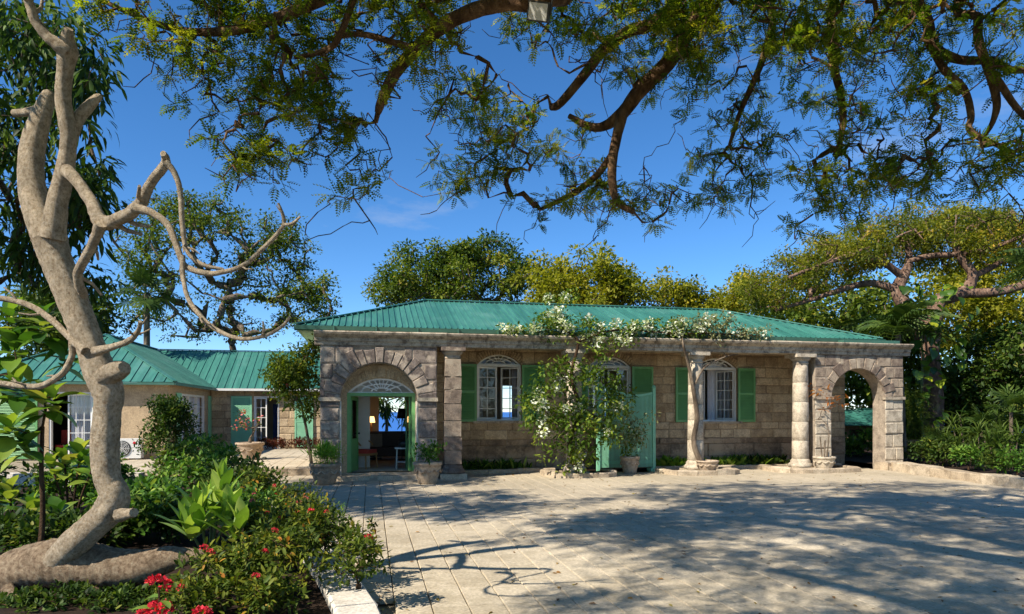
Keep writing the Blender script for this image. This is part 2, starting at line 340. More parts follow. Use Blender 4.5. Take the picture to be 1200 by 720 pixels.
def grow(mb, seeds, targets, rtip, rmax, step=.8, wig=.12, sag=0.0, sides=6, expo=.5, kink=.25):
    """seeds: list of (points, radii); each target joins the nearest wood; radii follow the number of tips carried"""
    P = []; par = []; fixed = []
    paths = []
    for pts, rad in seeds:
        start = len(P)
        for i, p in enumerate(pts):
            P.append(tuple(p)); par.append(len(P)-2 if i else -1); fixed.append(rad[i])
        paths.append(list(range(start, len(P))))
    for k in range(1, len(seeds)):                      # join seeds after the first to the nearest node of an earlier one
        i0 = paths[k][0]; A = np.array(P[:i0]); d = np.linalg.norm(A-np.array(P[i0]), axis=1); par[i0] = int(d.argmin())
    nseed = len(paths)
    if len(targets):
        T = np.asarray(targets, float); A = np.array(P)
        dm = np.array([np.linalg.norm(A-t, axis=1).min() for t in T])
        for ti in np.argsort(dm):
            t = T[ti]; A = np.array(P); d = np.linalg.norm(A-t, axis=1); j = int(d.argmin()); D = d[j]
            if D < 1e-3: continue
            k = max(2, int(D/step)+1); a = A[j]; path = [j]
            o1 = RNG.normal(0, 1, 3)*wig*D
            for q in range(1, k+1):
                f = q/k; p = a+(t-a)*f+o1*math.sin(math.pi*f)+RNG.normal(0,1,3)*(wig*.25*D/k if kink <= .25 else kink*D/k*(.35+.3/k)); p[2] += -sag*D*math.sin(math.pi*f)
                if q == k: p = t
                P.append(tuple(p)); par.append(path[-1]); fixed.append(0); path.append(len(P)-1)
            paths.append(path)
    cnt = np.zeros(len(P)); haskid = np.zeros(len(P), bool)
    for i, q in enumerate(par):
        if q >= 0: haskid[q] = True
    order = range(len(P)-1, -1, -1)
    for i in order:
        if not haskid[i]: cnt[i] += 1
        if par[i] >= 0 and par[i] < i: cnt[par[i]] += cnt[i]
    rad = np.minimum(rtip*np.maximum(cnt,1)**expo, rmax)
    for si, path in enumerate(paths):
        if si < nseed:
            pts = [P[i] for i in path]; rr = [fixed[i] for i in path]
            sp, sr = smooth_path(pts, rr, 4); mb.tube(sp, sr, max(8, sides), True, .05)
        else:
            pts = [P[i] for i in path]; rr = [min(rad[i], (fixed[i] or 9)*.8) for i in path]; rr[0] = min(rr[0], rr[1]*1.25); rr[-1] = rtip*.6
            mb.tube(pts, rr, sides if rr[0] > .03 else 4 if rr[0] > .012 else 3, False)
    return mb
def ell(cx, cy, rx, ry, Y, dY, n, shell=0.0):
    """n points inside an ellipsoid given by its outline at distance Y"""
    o = nrm(RNG.normal(0,1,(n,3)))*((shell+(1-shell)*RNG.random((n,1)))**.5)
    out = []
    for a in o: out.append(tuple(at(cx+a[0]*rx, cy+a[2]*ry, Y+a[1]*dY)))
    return out
def make_tree(name, label, base, seeds, targets, leaf, mat, bark, n_leaf, rc, lsize, rtip=.012, rmax=.3, droop=.2, flat=.7, step=.8, wig=.12, group=None, sag=0, cat='tree', jit=.35, crown='crown', wood='trunk', sides=6, out=1.0):
    t = thing(name, label, cat, base, 0, group)
    mb = MB(); grow(mb, seeds, targets, rtip, rmax, step, wig, sag, sides)
    mb.build(wood, bark, t, True, org=base)
    pos, d, rnd = clumps_to_leaves(targets, n_leaf, rc, flat, droop, out)
    sz = lsize*(1+RNG.uniform(-jit, jit, len(pos)))
    leaf_cloud(crown, pos, d, sz, leaf, mat, t, base, rnd)
    return t
# ================================================================ SETTING
HA = R(11.7); CA, SA = math.cos(HA), math.sin(HA); AX, AY = -4.76, 16.93
def H2W(u, v, z=0): return Vector((AX+CA*u-SA*v, AY+SA*u+CA*v, z))
def hu(x, v):
    k = (x-600)/FPX                     # (AX+CA u-SA v) = k (AY+SA u+CA v)
    return (k*(AY+CA*v)-AX+SA*v)/(CA-k*SA)
def hz(x, y, v):
    u = hu(x, v); Y = AY+SA*u+CA*v; return CH+(HOR-y)/FPX*Y
def hup(x, y, v): return hu(x, v), hz(x, y, v)
def struct(o): o['kind'] = 'structure'; return o

mb = MB(); mb.add([(-600,-600,-.06),(600,-600,-.06),(600,60,-.06),(-600,60,-.06),(-600,75,-9),(600,75,-9)], [(0,1,2,3),(3,2,5,4)])
struct(mb.build('ground', M['earth']))
mb = MB(); mb.add([(-60000,70,-7),(60000,70,-7),(60000,60000,-7),(-60000,60000,-7)], [(0,1,2,3)])
struct(mb.build('sea', M['sea']))

# courtyard paving: bedding sheet with pavers laid square to the house, joints recessed
kerb_px = [(300,572),(318,583),(345,606),(378,634),(410,667),(432,695),(449,724)]
kerb_w = [ground_at(x, y, .22) for x, y in kerb_px]
kerb_w = [Vector((k.x,k.y,0)) for k in kerb_w]
kerb_w = [Vector((-6.9,16.6,0))]+kerb_w+[Vector((-.92,4.6,0)),Vector((-1.0,3.2,0)),Vector((-1.4,1.5,0)),Vector((-2.2,-1,0))]
kerb_w, _ = smooth_path(kerb_w, [1]*len(kerb_w), 6)
def kerb_x(Y):
    for a, b in zip(kerb_w[:-1], kerb_w[1:]):
        if min(a.y,b.y) <= Y <= max(a.y,b.y) and a.y != b.y: return a.x+(b.x-a.x)*(Y-a.y)/(b.y-a.y)
    return -6.9 if Y > 16 else -2.5
def right_x(Y): return 11.15+max(0,(20.3-Y))*.08
paving = MB().add([(-14,-3,-.03),(13.5,-3,-.03),(13.5,21.5,-.03),(-14,21.5,-.03)], [(0,1,2,3)]).build('courtyard_paving', M['joint'])
struct(paving)
PW, PL = .32, .64
def paver_mesh(k):
    j = lambda: random.uniform(-.004,.004); w, l, c = PW/2-.004, PL/2-.004, .007
    b = MB(); top = [(-w+c+j(),-l+c+j(),.03+j()*.6),(w-c+j(),-l+c+j(),.03+j()*.6),(w-c+j(),l-c+j(),.03+j()*.6),(-w+c+j(),l-c+j(),.03+j()*.6)]
    mid = [(-w,-l,.018),(w,-l,.018),(w,l,.018),(-w,l,.018)]; bot = [(-w,-l,-.01),(w,-l,-.01),(w,l,-.01),(-w,l,-.01)]
    b.add(top+mid+bot, [(0,1,2,3)]+[(i,4+i,4+(i+1)%4,(i+1)%4)[::1] for i in range(4)]+[(4+i,8+i,8+(i+1)%4,4+(i+1)%4) for i in range(4)])
    return b
pm = [paver_mesh(k) for k in range(8)]; pmesh = [b.mesh('paver', M['paver']) for b in pm]
cells = []
for i in range(-28, 66):
    off = random.choice((0,.32,.16,.48))
    for k in range(-38, 10):
        u = i*PW; v = k*PL+off
        w = H2W(u, v)
        if w.y < -2 or w.y > 20.8: continue
        if w.x < kerb_x(w.y)+.12 or w.x > right_x(w.y)-.1: continue
        if v > 1.25 and u > 3: continue
        if v > 1.7: continue
        if -.4 < u < 17 and v > -.1 and u > 3.2: 
            if v > 1.0: continue
        sx = 600+w.x/max(w.y,.1)*FPX; sy = HOR+CH*FPX/max(w.y,.1)
        vis = w.y > 4 and -20 < sx < 1220 and sy < 760
        cells.append((w.y if vis else 99+w.y, w, random.randrange(8)))
cells.sort(key=lambda c: c[0])
rest = MB()
for n, (yy, w, k) in enumerate(cells):
    fl = random.choice((0, math.pi)); tx, ty = random.uniform(-.004,.004), random.uniform(-.003,.003)
    if n < 300:
        inst('paver', pmesh[k], paving, (w.x, w.y, random.uniform(-.003,.003)), (tx, ty, HA+fl))
    else:
        mt = Matrix.Translation((w.x, w.y, random.uniform(-.003,.003))) @ Matrix.Rotation(HA+fl, 4, 'Z') @ Matrix.Rotation(tx, 4, 'X')
        rest.add([mt @ Vector(p) for p in pm[k].v], pm[k].f)
ob = rest.build('pavers_beyond', M['paver'], paving); ob['kind'] = 'stuff'

# garden bed earth, its pale kerb, the right-hand bed and its rough stone kerb
bed = MB(); n = len(kerb_w)
vv = [(k.x-.1, k.y, .14) for k in kerb_w]+[(-16, k.y, .25) for k in kerb_w]
mids = [((k.x-.1)*.6-16*.4+.0, k.y, .3+.05*math.sin(k.y*3)) for k in kerb_w]
vv = [(k.x-.1, k.y, .13) for k in kerb_w]+mids+[(-22, k.y, .3) for k in kerb_w]
bed.add(vv, [(i,i+1,n+i+1,n+i) for i in range(n-1)]+[(n+i,n+i+1,2*n+i+1,2*n+i) for i in range(n-1)])
struct(bed.build('garden_bed_soil', M['soil'], smooth=True))
def kerb_run(name, path, w, h, L, mat, jit=.01, z0=-.02):
    root = bpy.data.objects.new(name, None); COL.objects.link(root); root['kind'] = 'structure'; root.location = path[0]
    d = 0; cum = [0]
    for a, b in zip(path[:-1], path[1:]): cum.append(cum[-1]+(b-a).length)
    tot = cum[-1]; s = 0
    def P(s):
        for i in range(len(path)-1):
            if cum[i+1] >= s: 
                f = (s-cum[i])/max(cum[i+1]-cum[i],1e-6); return path[i].lerp(path[i+1], f), (path[i+1]-path[i]).normalized()
        return path[-1], (path[-1]-path[-2]).normalized()
    while s < tot-.1:
        e = min(tot, s+L*random.uniform(.8,1.2)); b = MB(); c = .02
        hh = h+random.uniform(-jit,jit); ww = w+random.uniform(-jit,jit)
        prof = [(-ww/2,z0),(-ww/2,hh-c),(-ww/2+c,hh),(ww/2-c,hh),(ww/2,hh-c),(ww/2,z0)]
        rings = []
        m = max(2, int((e-s)/.25)+1); vs_ = []
        for q in range(m):
            p, t = P(s+.006+(e-s-.012)*q/(m-1)); nn = Vector((t.y,-t.x,0))
            for a, z in prof: vs_.append(p+nn*(a+random.uniform(-jit,jit)*.6)+Vector((0,0,z+random.uniform(-jit,jit)*.4*(z>0))))
        k = len(prof); fs = [tuple(range(k))[::-1], tuple((m-1)*k+i for i in range(k))]
        for q in range(m-1):
            for i in range(k-1): fs.append((q*k+i, q*k+i+1, (q+1)*k+i+1, (q+1)*k+i))
        b.add(vs_, fs); b.build('kerb_stone', mat, root, org=path[0]); s = e
    return root
kk = [Vector((p.x-.17,p.y,0)) for p in kerb_w]
kerb_run('garden_bed_kerb', kk, .34, .22, 1.1, M['kerb_pale'], .006)
rk = [H2W(16.05,.05), H2W(16.5,.0), Vector((11.35,18.2,0)), Vector((11.65,15.4,0)), Vector((12.2,11,0)), Vector((12.7,5,0))]
rk, _ = smooth_path(rk, [1]*len(rk), 4)
kerb_run('right_bed_kerb', rk, .4, .27, .8, M['kerb'], .03)
mb = MB(); rb = [(p.x+.15,p.y) for p in rk]
mb.add([(x,y,.16) for x,y in rb]+[(x+18,y+3,.5) for x,y in rb], [(i,len(rb)+i,len(rb)+i+1,i+1) for i in range(len(rb)-1)])
w0 = H2W(16.3,.3); mb.add([(w0.x,w0.y,.16),(w0.x+18,w0.y+3,.5),(w0.x+14,w0.y+20,.5),(w0.x-1.5,w0.y+14,.1)], [(0,1,2,3)])
struct(mb.build('right_bed_soil', M['soil']))

# ================================================================ STONE HELPERS
def stone_unit(k):
    j = lambda a=.03: random.uniform(-a,a)
    b = MB(); c = .045
    f = [(-.5+c+j(),-.5,-.5+c*2+j()),(.5-c+j(),-.5,-.5+c*2+j()),(.5-c+j(),-.5,.5-c*2+j()),(-.5+c+j(),-.5,.5-c*2+j())]
    m = [(-.5,-.25,-.5),(.5,-.25,-.5),(.5,-.25,.5),(-.5,-.25,.5)]; r = [(-.5,.5,-.5),(.5,.5,-.5),(.5,.5,.5),(-.5,.5,.5)]
    b.add(f+m+r, [(0,1,2,3)]+[(i,4+i,4+(i+1)%4,(i+1)%4) for i in range(4)]+[(4+i,8+i,8+(i+1)%4,4+(i+1)%4) for i in range(4)])
    return b
def stone_set(mat): return [stone_unit(k).mesh('stone_block', mat) for k in range(6)]
SU = {k: stone_set(M[k]) for k in ('wall','wallbase','pav','col','coldark','corn')}
def op_top(o, u):
    w, r = o['w'], o['rise']
    if r <= 0: return o['zs']
    RR = (w*w+r*r)/(2*r); cz = o['zs']+r-RR; d = u-o['c']
    return cz+math.sqrt(max(RR*RR-d*d, 0))
def wall_mesh(mb, u0, u1, z0, z1, v0, v1, ops, T=lambda a,b,z:(a,b,z)):
    br = [u0,u1]
    for o in ops:
        m = 16 if o['rise'] > 0 else 1
        br += [o['c']-o['w']*math.cos(math.pi*k/m) for k in range(m+1)]
    br = sorted(set(round(b,5) for b in br if u0-1e-6 <= b <= u1+1e-6))
    Q = lambda *p: mb.add([T(*q) for q in p], [(0,1,2,3)])
    def prism(a, b, za0, za1, zb0, zb1, bot=True, top=True):
        Q((a,v0,za0),(b,v0,zb0),(b,v0,zb1),(a,v0,za1)); Q((b,v1,zb0),(a,v1,za0),(a,v1,za1),(b,v1,zb1))
        if bot: Q((a,v1,za0),(b,v1,zb0),(b,v0,zb0),(a,v0,za0))
        if top: Q((a,v0,za1),(b,v0,zb1),(b,v1,zb1),(a,v1,za1))
    for a, b in zip(br[:-1], br[1:]):
        m = (a+b)/2; o = next((o for o in ops if abs(m-o['c']) < o['w']), None)
        if not o: prism(a,b,z0,z1,z0,z1); continue
        if o['zb'] > z0+.01: prism(a,b,z0,o['zb'],z0,o['zb'])
        prism(a,b,op_top(o,a),z1,op_top(o,b),z1)
    for a in (u0,u1): Q((a,v0,z0),(a,v1,z0),(a,v1,z1),(a,v0,z1))
    for o in ops:
        for s in (-1,1):
            a = o['c']+s*o['w']; Q((a,v0,o['zb']),(a,v1,o['zb']),(a,v1,o['zs']),(a,v0,o['zs']))
    return mb
def lay_stones(parent, u0, u1, z0, z1, vf, ops, ch, ln, kind, T=None, proud=.02, jit=.25, skip=0.0, bands=(), gap=.010):
    z = z0
    while z < z1-.05:
        h = min(ch*random.uniform(1-jit,1+jit), z1-z)
        if z1-(z+h) < .12: h = z1-z
        blk = []
        for o in ops:
            ring = o.get('ring',0)
            if z+h <= o['zb']-.001 : continue
            if z < o['zs']-.02: hw = o['w']+(o.get('jamb',0)); 
            else:
                w, r = o['w'], max(o['rise'],.001); RR = (w*w+r*r)/(2*r); cz = o['zs']+r-RR
                q = (RR+ring*.9)**2-(max(z+h*.65,cz)-cz)**2
                if q <= 0: continue
                hw = min(math.sqrt(q), w+ring) if r > .02 else (w if z < o['zs'] else 0)
                if hw <= 0: continue
            blk.append((o['c']-hw, o['c']+hw))
        blk.sort(); segs = []; a = u0
        for b0, b1 in blk:
            if b0 > a: segs.append((a, min(b0,u1)))
            a = max(a, b1)
        if a < u1: segs.append((a, u1))
        for a, b in segs:
            x = a; first = True
            while x < b-.06:
                L = random.uniform(*ln)*(random.uniform(.5,1) if first else 1); first = False
                if b-(x+L) < ln[0]*.45: L = b-x
                if random.random() >= skip:
                    g = gap*random.uniform(.6,1.6); p = proud*random.uniform(.3,1.7)
                    um, zm = x+L/2, z+h/2; t = .06
                    loc = (um, vf-p+t/2, zm) if T is None else T(um, vf-p+t/2, zm)
                    ob = inst('stone_block', random.choice(SU[kind]), parent, loc, (random.choice((0,0)),0,0 if T is None else T('rot',0,0)), (max(L-g,.03), t, max(h-g,.03)))
                x += L
        z += h
def voussoirs(parent, o, ring, nn, v0, depth, kind, a0=None, proud=.03, keys=True, name='voussoir', gap=.012, irr=0):
    w, r = o['w'], o['rise']; RR = (w*w+r*r)/(2*r); cz = o['zs']+r-RR; th = math.asin(min(1, w/RR))
    if r > w*.98: th = math.pi/2
    ww_ = np.cumsum([0]+[1+random.uniform(-irr,irr)*1.5 for _ in range(nn)]); ww_ = ww_/ww_[-1]
    for k in range(nn):
        t0 = -th+2*th*float(ww_[k]); t1 = -th+2*th*float(ww_[k+1]); g = gap/2/RR
        ro = RR+ring*(random.uniform(.85-irr,1.12)); f = v0-proud*random.uniform(.4,1.5); b = MB(); vs_ = []
        for vv_, ins in ((f,.02),(f+.025,0),(v0+depth,0)):
            for t, rr in ((t0+g+ins*.6/RR, RR+ins),(t1-g-ins*.6/RR, RR+ins),(t1-g-ins*.5/RR, ro-ins),(t0+g+ins*.5/RR, ro-ins)):
                vs_.append((o['c']+math.sin(t)*rr, vv_, cz+math.cos(t)*rr))
        b.add(vs_, [(3,2,1,0)[::-1]]+[(i,4+i,4+(i+1)%4,(i+1)%4) for i in range(4)]+[(4+i,8+i,8+(i+1)%4,4+(i+1)%4) for i in range(4)]+[(8,11,10,9)])
        b.build(name, M[kind], parent)
# ================================================================ MAIN HOUSE (local: u along the front, v inwards)
house = thing('stone_house', 'long coral stone house with teal metal hip roof and green louvred shutters', 'house', (AX,AY,0), HA)
ZC0, ZC1 = 3.42, 3.76                        # underside and top of the cornice
UL1 = hu(512,0); UE = 16.85
# --- left arched pavilion
o1 = dict(c=(hu(398,0)+hu(490,0))/2, w=(hu(490,0)-hu(398,0))/2, zb=0, zs=hz(444,470,0), rise=0, ring=.46)
o1['rise'] = o1['w']*.99
pav = MB(); wall_mesh(pav, 0, UL1, 0, ZC0, .0, .5, [dict(o1)]); pav = pav.build('arch_wall', M['pav_mortar'], house)
lay_stones(pav, 0, UL1, 0, o1['zs'], -.0, [o1], .36, (.4,.66), 'pav', proud=.03, gap=.032)
lay_stones(pav, 0, UL1, o1['zs']+.09, ZC0, -.0, [o1], .33, (.26,.6), 'pav', proud=.02, jit=.4, skip=.05, gap=.02)
voussoirs(pav, o1, .44, 17, 0, .06, 'pav', proud=.045, gap=.018, irr=.15)
# impost bands
for a, b in ((-.03, o1['c']-o1['w']+.03), (o1['c']+o1['w']-.03, UL1+.02)):
    q = MB(); q.box((a,-.075,o1['zs']-.01),(b,.06,o1['zs']+.085)); q.build('impost', M['corn'], house)
# pale rendered reveals
q = MB()
for s in (-1,1):
    a = o1['c']+s*(o1['w']-.003); q.box((min(a,a-s*.03),.012,0.02),(max(a,a-s*.03),.44,o1['zs']))
q.build('rendered_jamb', M['render'], house)
# tympanum wall with the fanlight door opening
od = dict(c=hu(447,.45), w=(hu(487,.45)-hu(407,.45))/2, zb=.19, zs=hz(447,461.5,.45), rise=.40, ring=.22)
ty = MB(); wall_mesh(ty, .0, UL1, 0, ZC0-.02, .45, .75, [od]); ty = ty.build('tympanum_wall', M['plaster'], house)
voussoirs(ty, od, .24, 23, .45, .03, 'plaster', proud=.012, gap=.014)
q = MB(); q.box((od['c']-.1,.40,od['zs']+.43),(od['c']+.1,.47,od['zs']+.72)); q.build('keystone', M['plaster'], house)
q = MB(); q.box((o1['c']-o1['w']-.1,-.06,-.01),(o1['c']+o1['w']+.1,.80,.14)); q.box((o1['c']-o1['w']+.02,.30,.14),(o1['c']+o1['w']-.02,.80,.19)); q.build('door_step', M['kerb'], house)
def fanlight(parent, o, v, mat, name='fanlight', nsp=6, th=.045, inner=True):
    w, r = o['w'], o['rise']; RR = (w*w+r*r)/(2*r); cz = o['zs']+r-RR; t_ = math.asin(w/RR)
    b = MB(); pts = [(o['c']+math.sin(a)*(RR-th/2), v, cz+math.cos(a)*(RR-th/2)) for a in [(-t_+2*t_*k/16) for k in range(17)]]
    for p, q_ in zip(pts[:-1], pts[1:]): b.bar(p, q_, th, .05)
    b.bar((o['c']-w,v,o['zs']+.02),(o['c']+w,v,o['zs']+.02), .05, .05)
    hub = (o['c'], v, o['zs']+.04)
    for k in range(1, nsp):
        a = math.pi*k/nsp; dx, dz = -math.cos(a), math.sin(a); L = .05
        while True:
            x, z = hub[0]+dx*L, hub[2]+dz*L
            if abs(x-o['c']) >= w-.03 or z >= op_top(o, x)-.03 or L > 3: break
            L += .01
        b.bar((hub[0]+dx*.12,v,hub[2]+dz*.12),(hub[0]+dx*L,v,hub[2]+dz*L), .022, .03)
    if inner:
        for sc in (.32,.62):
            pr = None
            for k in range(13):
                a = math.pi*k/12; p = (hub[0]-math.cos(a)*w*sc*.95, v, hub[2]+math.sin(a)*(r-.06)*sc)
                if pr: b.bar(pr, p, .02, .03)
                pr = p
    f = b.build(name, mat, parent)
    g = MB(); ar = [(p[0], v+.01, p[2]) for p in pts]; g.add(ar+[(o['c']+w,v+.01,o['zs']),(o['c']-w,v+.01,o['zs'])], [tuple(range(len(ar)+2))[::-1]])
    g.build('pane', M['glass'], f); return f
dr = MB()
for s in (-1,1):
    a = o1['c']; e = od['c']+s*od['w']; dr.box((min(e,e-s*.09),.47,.19),(max(e,e-s*.09),.60,od['zs']))
dr.box((od['c']-od['w'],.46,od['zs']-.07),(od['c']+od['w'],.61,od['zs']+.02))
dr = dr.build('door_frame', M['shutter'], house)
fanlight(house, od, .53, M['white'], nsp=9)
def door_leaf(parent, hinge, ang, wdt, z0, z1, mat, name='door_leaf', glass=True):
    b = MB(); s = .09
    for x0 in (0, wdt-s): b.box((x0,0,z0),(x0+s,.045,z1))
    for zz in (z0, z0+.75, z1-s): b.box((s,.004,zz),(wdt-s,.041,zz+(.1 if zz != z0 else .2)))
    ob = b.build(name, mat, parent); ob.location = hinge; ob.rotation_euler = (0,0,ang)
    g = MB(); g.box((s,.018,z0+.85),(wdt-s,.026,z1-s)); g.build('pane', M['glass'], ob)
    g = MB(); g.box((s,.012,z0+.2),(wdt-s,.033,z0+.75)); g.build('panel', mat, ob)
    g = MB(); g.box((wdt-.07,-.05,z0+.95),(wdt-.04,.09,z0+1.0)); g.build('handle', M['dark'], ob)
    return ob
door_leaf(house, (od['c']-od['w']+.11,.56,0), R(78), .78, .2, od['zs']-.08, M['shutter'])
door_leaf(house, (od['c']+od['w']-.11,.60,0), R(94), .78, .2, od['zs']-.08, M['shutter'])
# --- main wall with three arched windows
VW = 1.9; U0 = UL1-.3; U1 = hu(990,VW)
def win_op(xa, xb, ys, yt, yb):
    c = (hu(xa,VW)+hu(xb,VW))/2; xm = (xa+xb)/2
    zs = hz(xm,ys,VW); return dict(c=c, w=(hu(xb,VW)-hu(xa,VW))/2, zb=hz(xm,yb,VW), zs=zs, rise=hz(xm,yt,VW)-zs, ring=.22)
wins = [win_op(559,611,428,415.5,493.5), win_op(689,740,430,418,494), win_op(815,864,432,420,494)]
mw = MB(); wall_mesh(mw, U0, U1, 0, ZC1, VW, VW+.4, wins); mw = mw.build('front_wall', M['wall_mortar'], house)
ops2 = [dict(o, jamb=.02) for o in wins]
lay_stones(mw, UL1+.02, U1, .0, .95, VW, ops2, .32, (.5,1.0), 'wallbase', proud=.035)
lay_stones(mw, UL1+.02, U1, .95, ZC1, VW, ops2, .29, (.42,.85), 'wall', proud=.016)
for o in wins:
    voussoirs(mw, o, .20, 21, VW, .03, 'wall', proud=.02)
    wv = VW+.12
    f = MB(); a, b_ = o['c']-o['w'], o['c']+o['w']
    for s, x in ((1,a),(-1,b_)): f.box((min(x,x+s*.05),wv-.05,o['zb']),(max(x,x+s*.05),wv+.08,o['zs']))
    f.box((a+.05,wv-.05,o['zb']),(b_-.05,wv+.08,o['zb']+.05)); f.box((a,wv-.05,o['zs']-.04),(b_,wv+.08,o['zs']+.02))
    win = f.build('window', M['white'], house)
    fanlight(win, o, wv, M['white'], nsp=6, th=.04)
    q = MB(); q.box((a-.12,VW-.1,o['zb']-.07),(b_+.12,VW+.15,o['zb'])); q.build('sill', M['corn'], win)
def sash(parent, hinge, ang, wdt, z0, z1, nx=2, nz=5, sgn=1):
    b = MB(); s = .045
    for x in (0, wdt-s): b.box((sgn*x if sgn > 0 else -x-s, 0, z0),(sgn*x+s if sgn > 0 else -x, .04, z1))
    L, Rr = (0, wdt) if sgn > 0 else (-wdt, 0)
    for z in (z0, z1-s): b.box((L+s,.003,z),(Rr-s,.037,z+s))
    for i in range(1, nx): x = L+wdt*i/nx; b.box((x-.011,.006,z0+s),(x+.011,.034,z1-s))
    for k in range(1, nz): z = z0+(z1-z0)*k/nz; b.box((L+s,.008,z-.011),(Rr-s,.032,z+.011))
    ob = b.build('window_sash', M['white'], parent); ob.location = hinge; ob.rotation_euler = (0,0,ang)
    for i in range(nx):
        for k in range(nz):
            g = MB(); x0 = L+s+(wdt-2*s)*i/nx+.004; x1 = L+s+(wdt-2*s)*(i+1)/nx-.004; q0 = z0+s+(z1-z0-2*s)*k/nz+.004; q1 = z0+s+(z1-z0-2*s)*(k+1)/nz-.004
            g.box((x0,.017,q0),(x1,.022,q1)); g.build('pane', M['glass'], ob)
    return ob
for i, o in enumerate(wins):
    a, b_ = o['c']-o['w']+.05, o['c']+o['w']-.05; wd = o['w']-.06; wv = VW+.14
    sash(house, (a,wv,0), R((12,20,35)[i]), wd, o['zb']+.055, o['zs']-.045, 2, 5, 1)
    sash(house, (b_,wv,0), R((-38,-30,-62)[i]), wd, o['zb']+.055, o['zs']-.045, 2, 5, -1)
def shutter(parent, ua, ub, v, z0, z1, mat, name='shutter', T=None, rails=(.5,), st=.065):
    b = MB(); t = .045
    for x0, x1 in ((ua,ua+st),(ub-st,ub)): b.box((x0,v-t,z0),(x1,v,z1))
    for zz in [z0, z1-.07]+[z0+(z1-z0)*r for r in rails]: b.box((ua+st,v-t+.004,zz),(ub-st,v-.004,zz+.07))
    ob = b.build(name, mat, parent); l = MB(); z = z0+.08
    while z < z1-.09:
        l.add([(ua+st,v-t+.006,z),(ub-st,v-t+.006,z),(ub-st,v-.008,z+.05),(ua+st,v-.008,z+.05),(ua+st,v-t+.012,z-.005),(ub-st,v-t+.012,z-.005),(ub-st,v-.003,z+.044),(ua+st,v-.003,z+.044)],
              [(0,1,2,3),(7,6,5,4),(0,4,5,1),(2,6,7,3),(1,5,6,2),(0,3,7,4)]); z += .048
    q = l.build('louvers', mat, ob); q['kind'] = 'stuff'
    return ob
vS = VW-.045
for xa, xb, y0, y1, k in ((537,558.5,427,494,0),(611.5,638,427,494,0),(665,688.5,430,494,1),(740.5,765,430,494,1),(791.5,814.5,431,494,2),(864.5,884.5,432,494,2)):
    xm = (xa+xb)/2; o = wins[k]
    shutter(house, hu(xa,vS), hu(xb,vS), vS, o['zb']-.02, o['zs']+.01, M['shutter'])
# --- side, back and inner walls, floor, ceiling
ZW = 3.70
sw = MB(); wall_mesh(sw, .78, 6.9, 0, ZW, .02, .4, [], T=lambda a,b,z: (b,a,z)); sw.build('side_wall', M['wall'], house)
sw = MB(); wall_mesh(sw, VW+.42, 6.9, 0, ZW, U1-.4, U1, [], T=lambda a,b,z: (b,a,z)); sw.build('side_wall', M['wall'], house)
sw = MB(); wall_mesh(sw, .76, VW-.01, 0, ZW, UL1-.3, UL1-.02, [], T=lambda a,b,z: (b,a,z)); sw.build('return_wall', M['wall'], house)
VB = 6.5; ba, bb = hu(444,VB), hu(478,VB)
bo = [dict(c=(ba+bb)/2, w=(bb-ba)/2, zb=.9, zs=hz(460,466,VB), rise=0), dict(c=hu(596,VB), w=.22, zb=1.2, zs=2.7, rise=0), dict(c=hu(705,VB), w=.3, zb=1.0, zs=2.7, rise=0)]
bw = MB(); wall_mesh(bw, .4, U1-.4, 0, ZW, VB, VB+.35, bo); bw.build('back_wall', M['inwall'], house)
q = MB(); q.box((.4,.8,.0),(UL1-.3,VB,.185)); q.box((UL1-.3,VW+.4,0),(U1-.4,VB,.18)); q.build('interior_floor', M['kerb_pale'], house)
q = MB(); q.box((.4,.76,3.5),(UL1-.3,VB,3.56)); q.box((UL1-.3,VW+.4,3.5),(U1-.4,VB,3.56)); q.build('ceiling', M['inwall'], house)
q = MB(); q.box((hu(690,VB)-1.4,VW+.4,.18),(hu(690,VB)-1.25,VB,3.5)); q.box((hu(800,VB)-.2,VW+.4,.18),(hu(800,VB)-.05,VB,3.5)); q.build('partition', M['inwall'], house)
q = MB(); q.box((hu(431,2.2),2.2,.185),(hu(431,2.2)+.06,3.4,2.5)); q.box((hu(419,2.2),2.16,.185),(hu(431,2.2)+.06,2.2,2.5)); q.build('inner_door', M['white'], house)
# curtains inside the windows
for i, (a, b_) in enumerate(((830,856),(694,708),(600,609),(561,566))):
    c = MB(); ua, ub = hu(a,VW+.7), hu(b_,VW+.7); nn = 28; pts = []
    k = 0 if a == 830 else 1
    z0, z1 = (1.2,3.3) if i != 3 else (1.3,3.2)
    for j in range(nn+1): x = ua+(ub-ua)*j/nn; pts.append((x, VW+.75+.035*math.sin(j*1.35)))
    c.add([(x,y,z0) for x,y in pts]+[(x,y,z1) for x,y in pts], [(j,j+1,nn+2+j,nn+1+j) for j in range(nn)])
    c.build('curtain', M['curtain'], house, True)
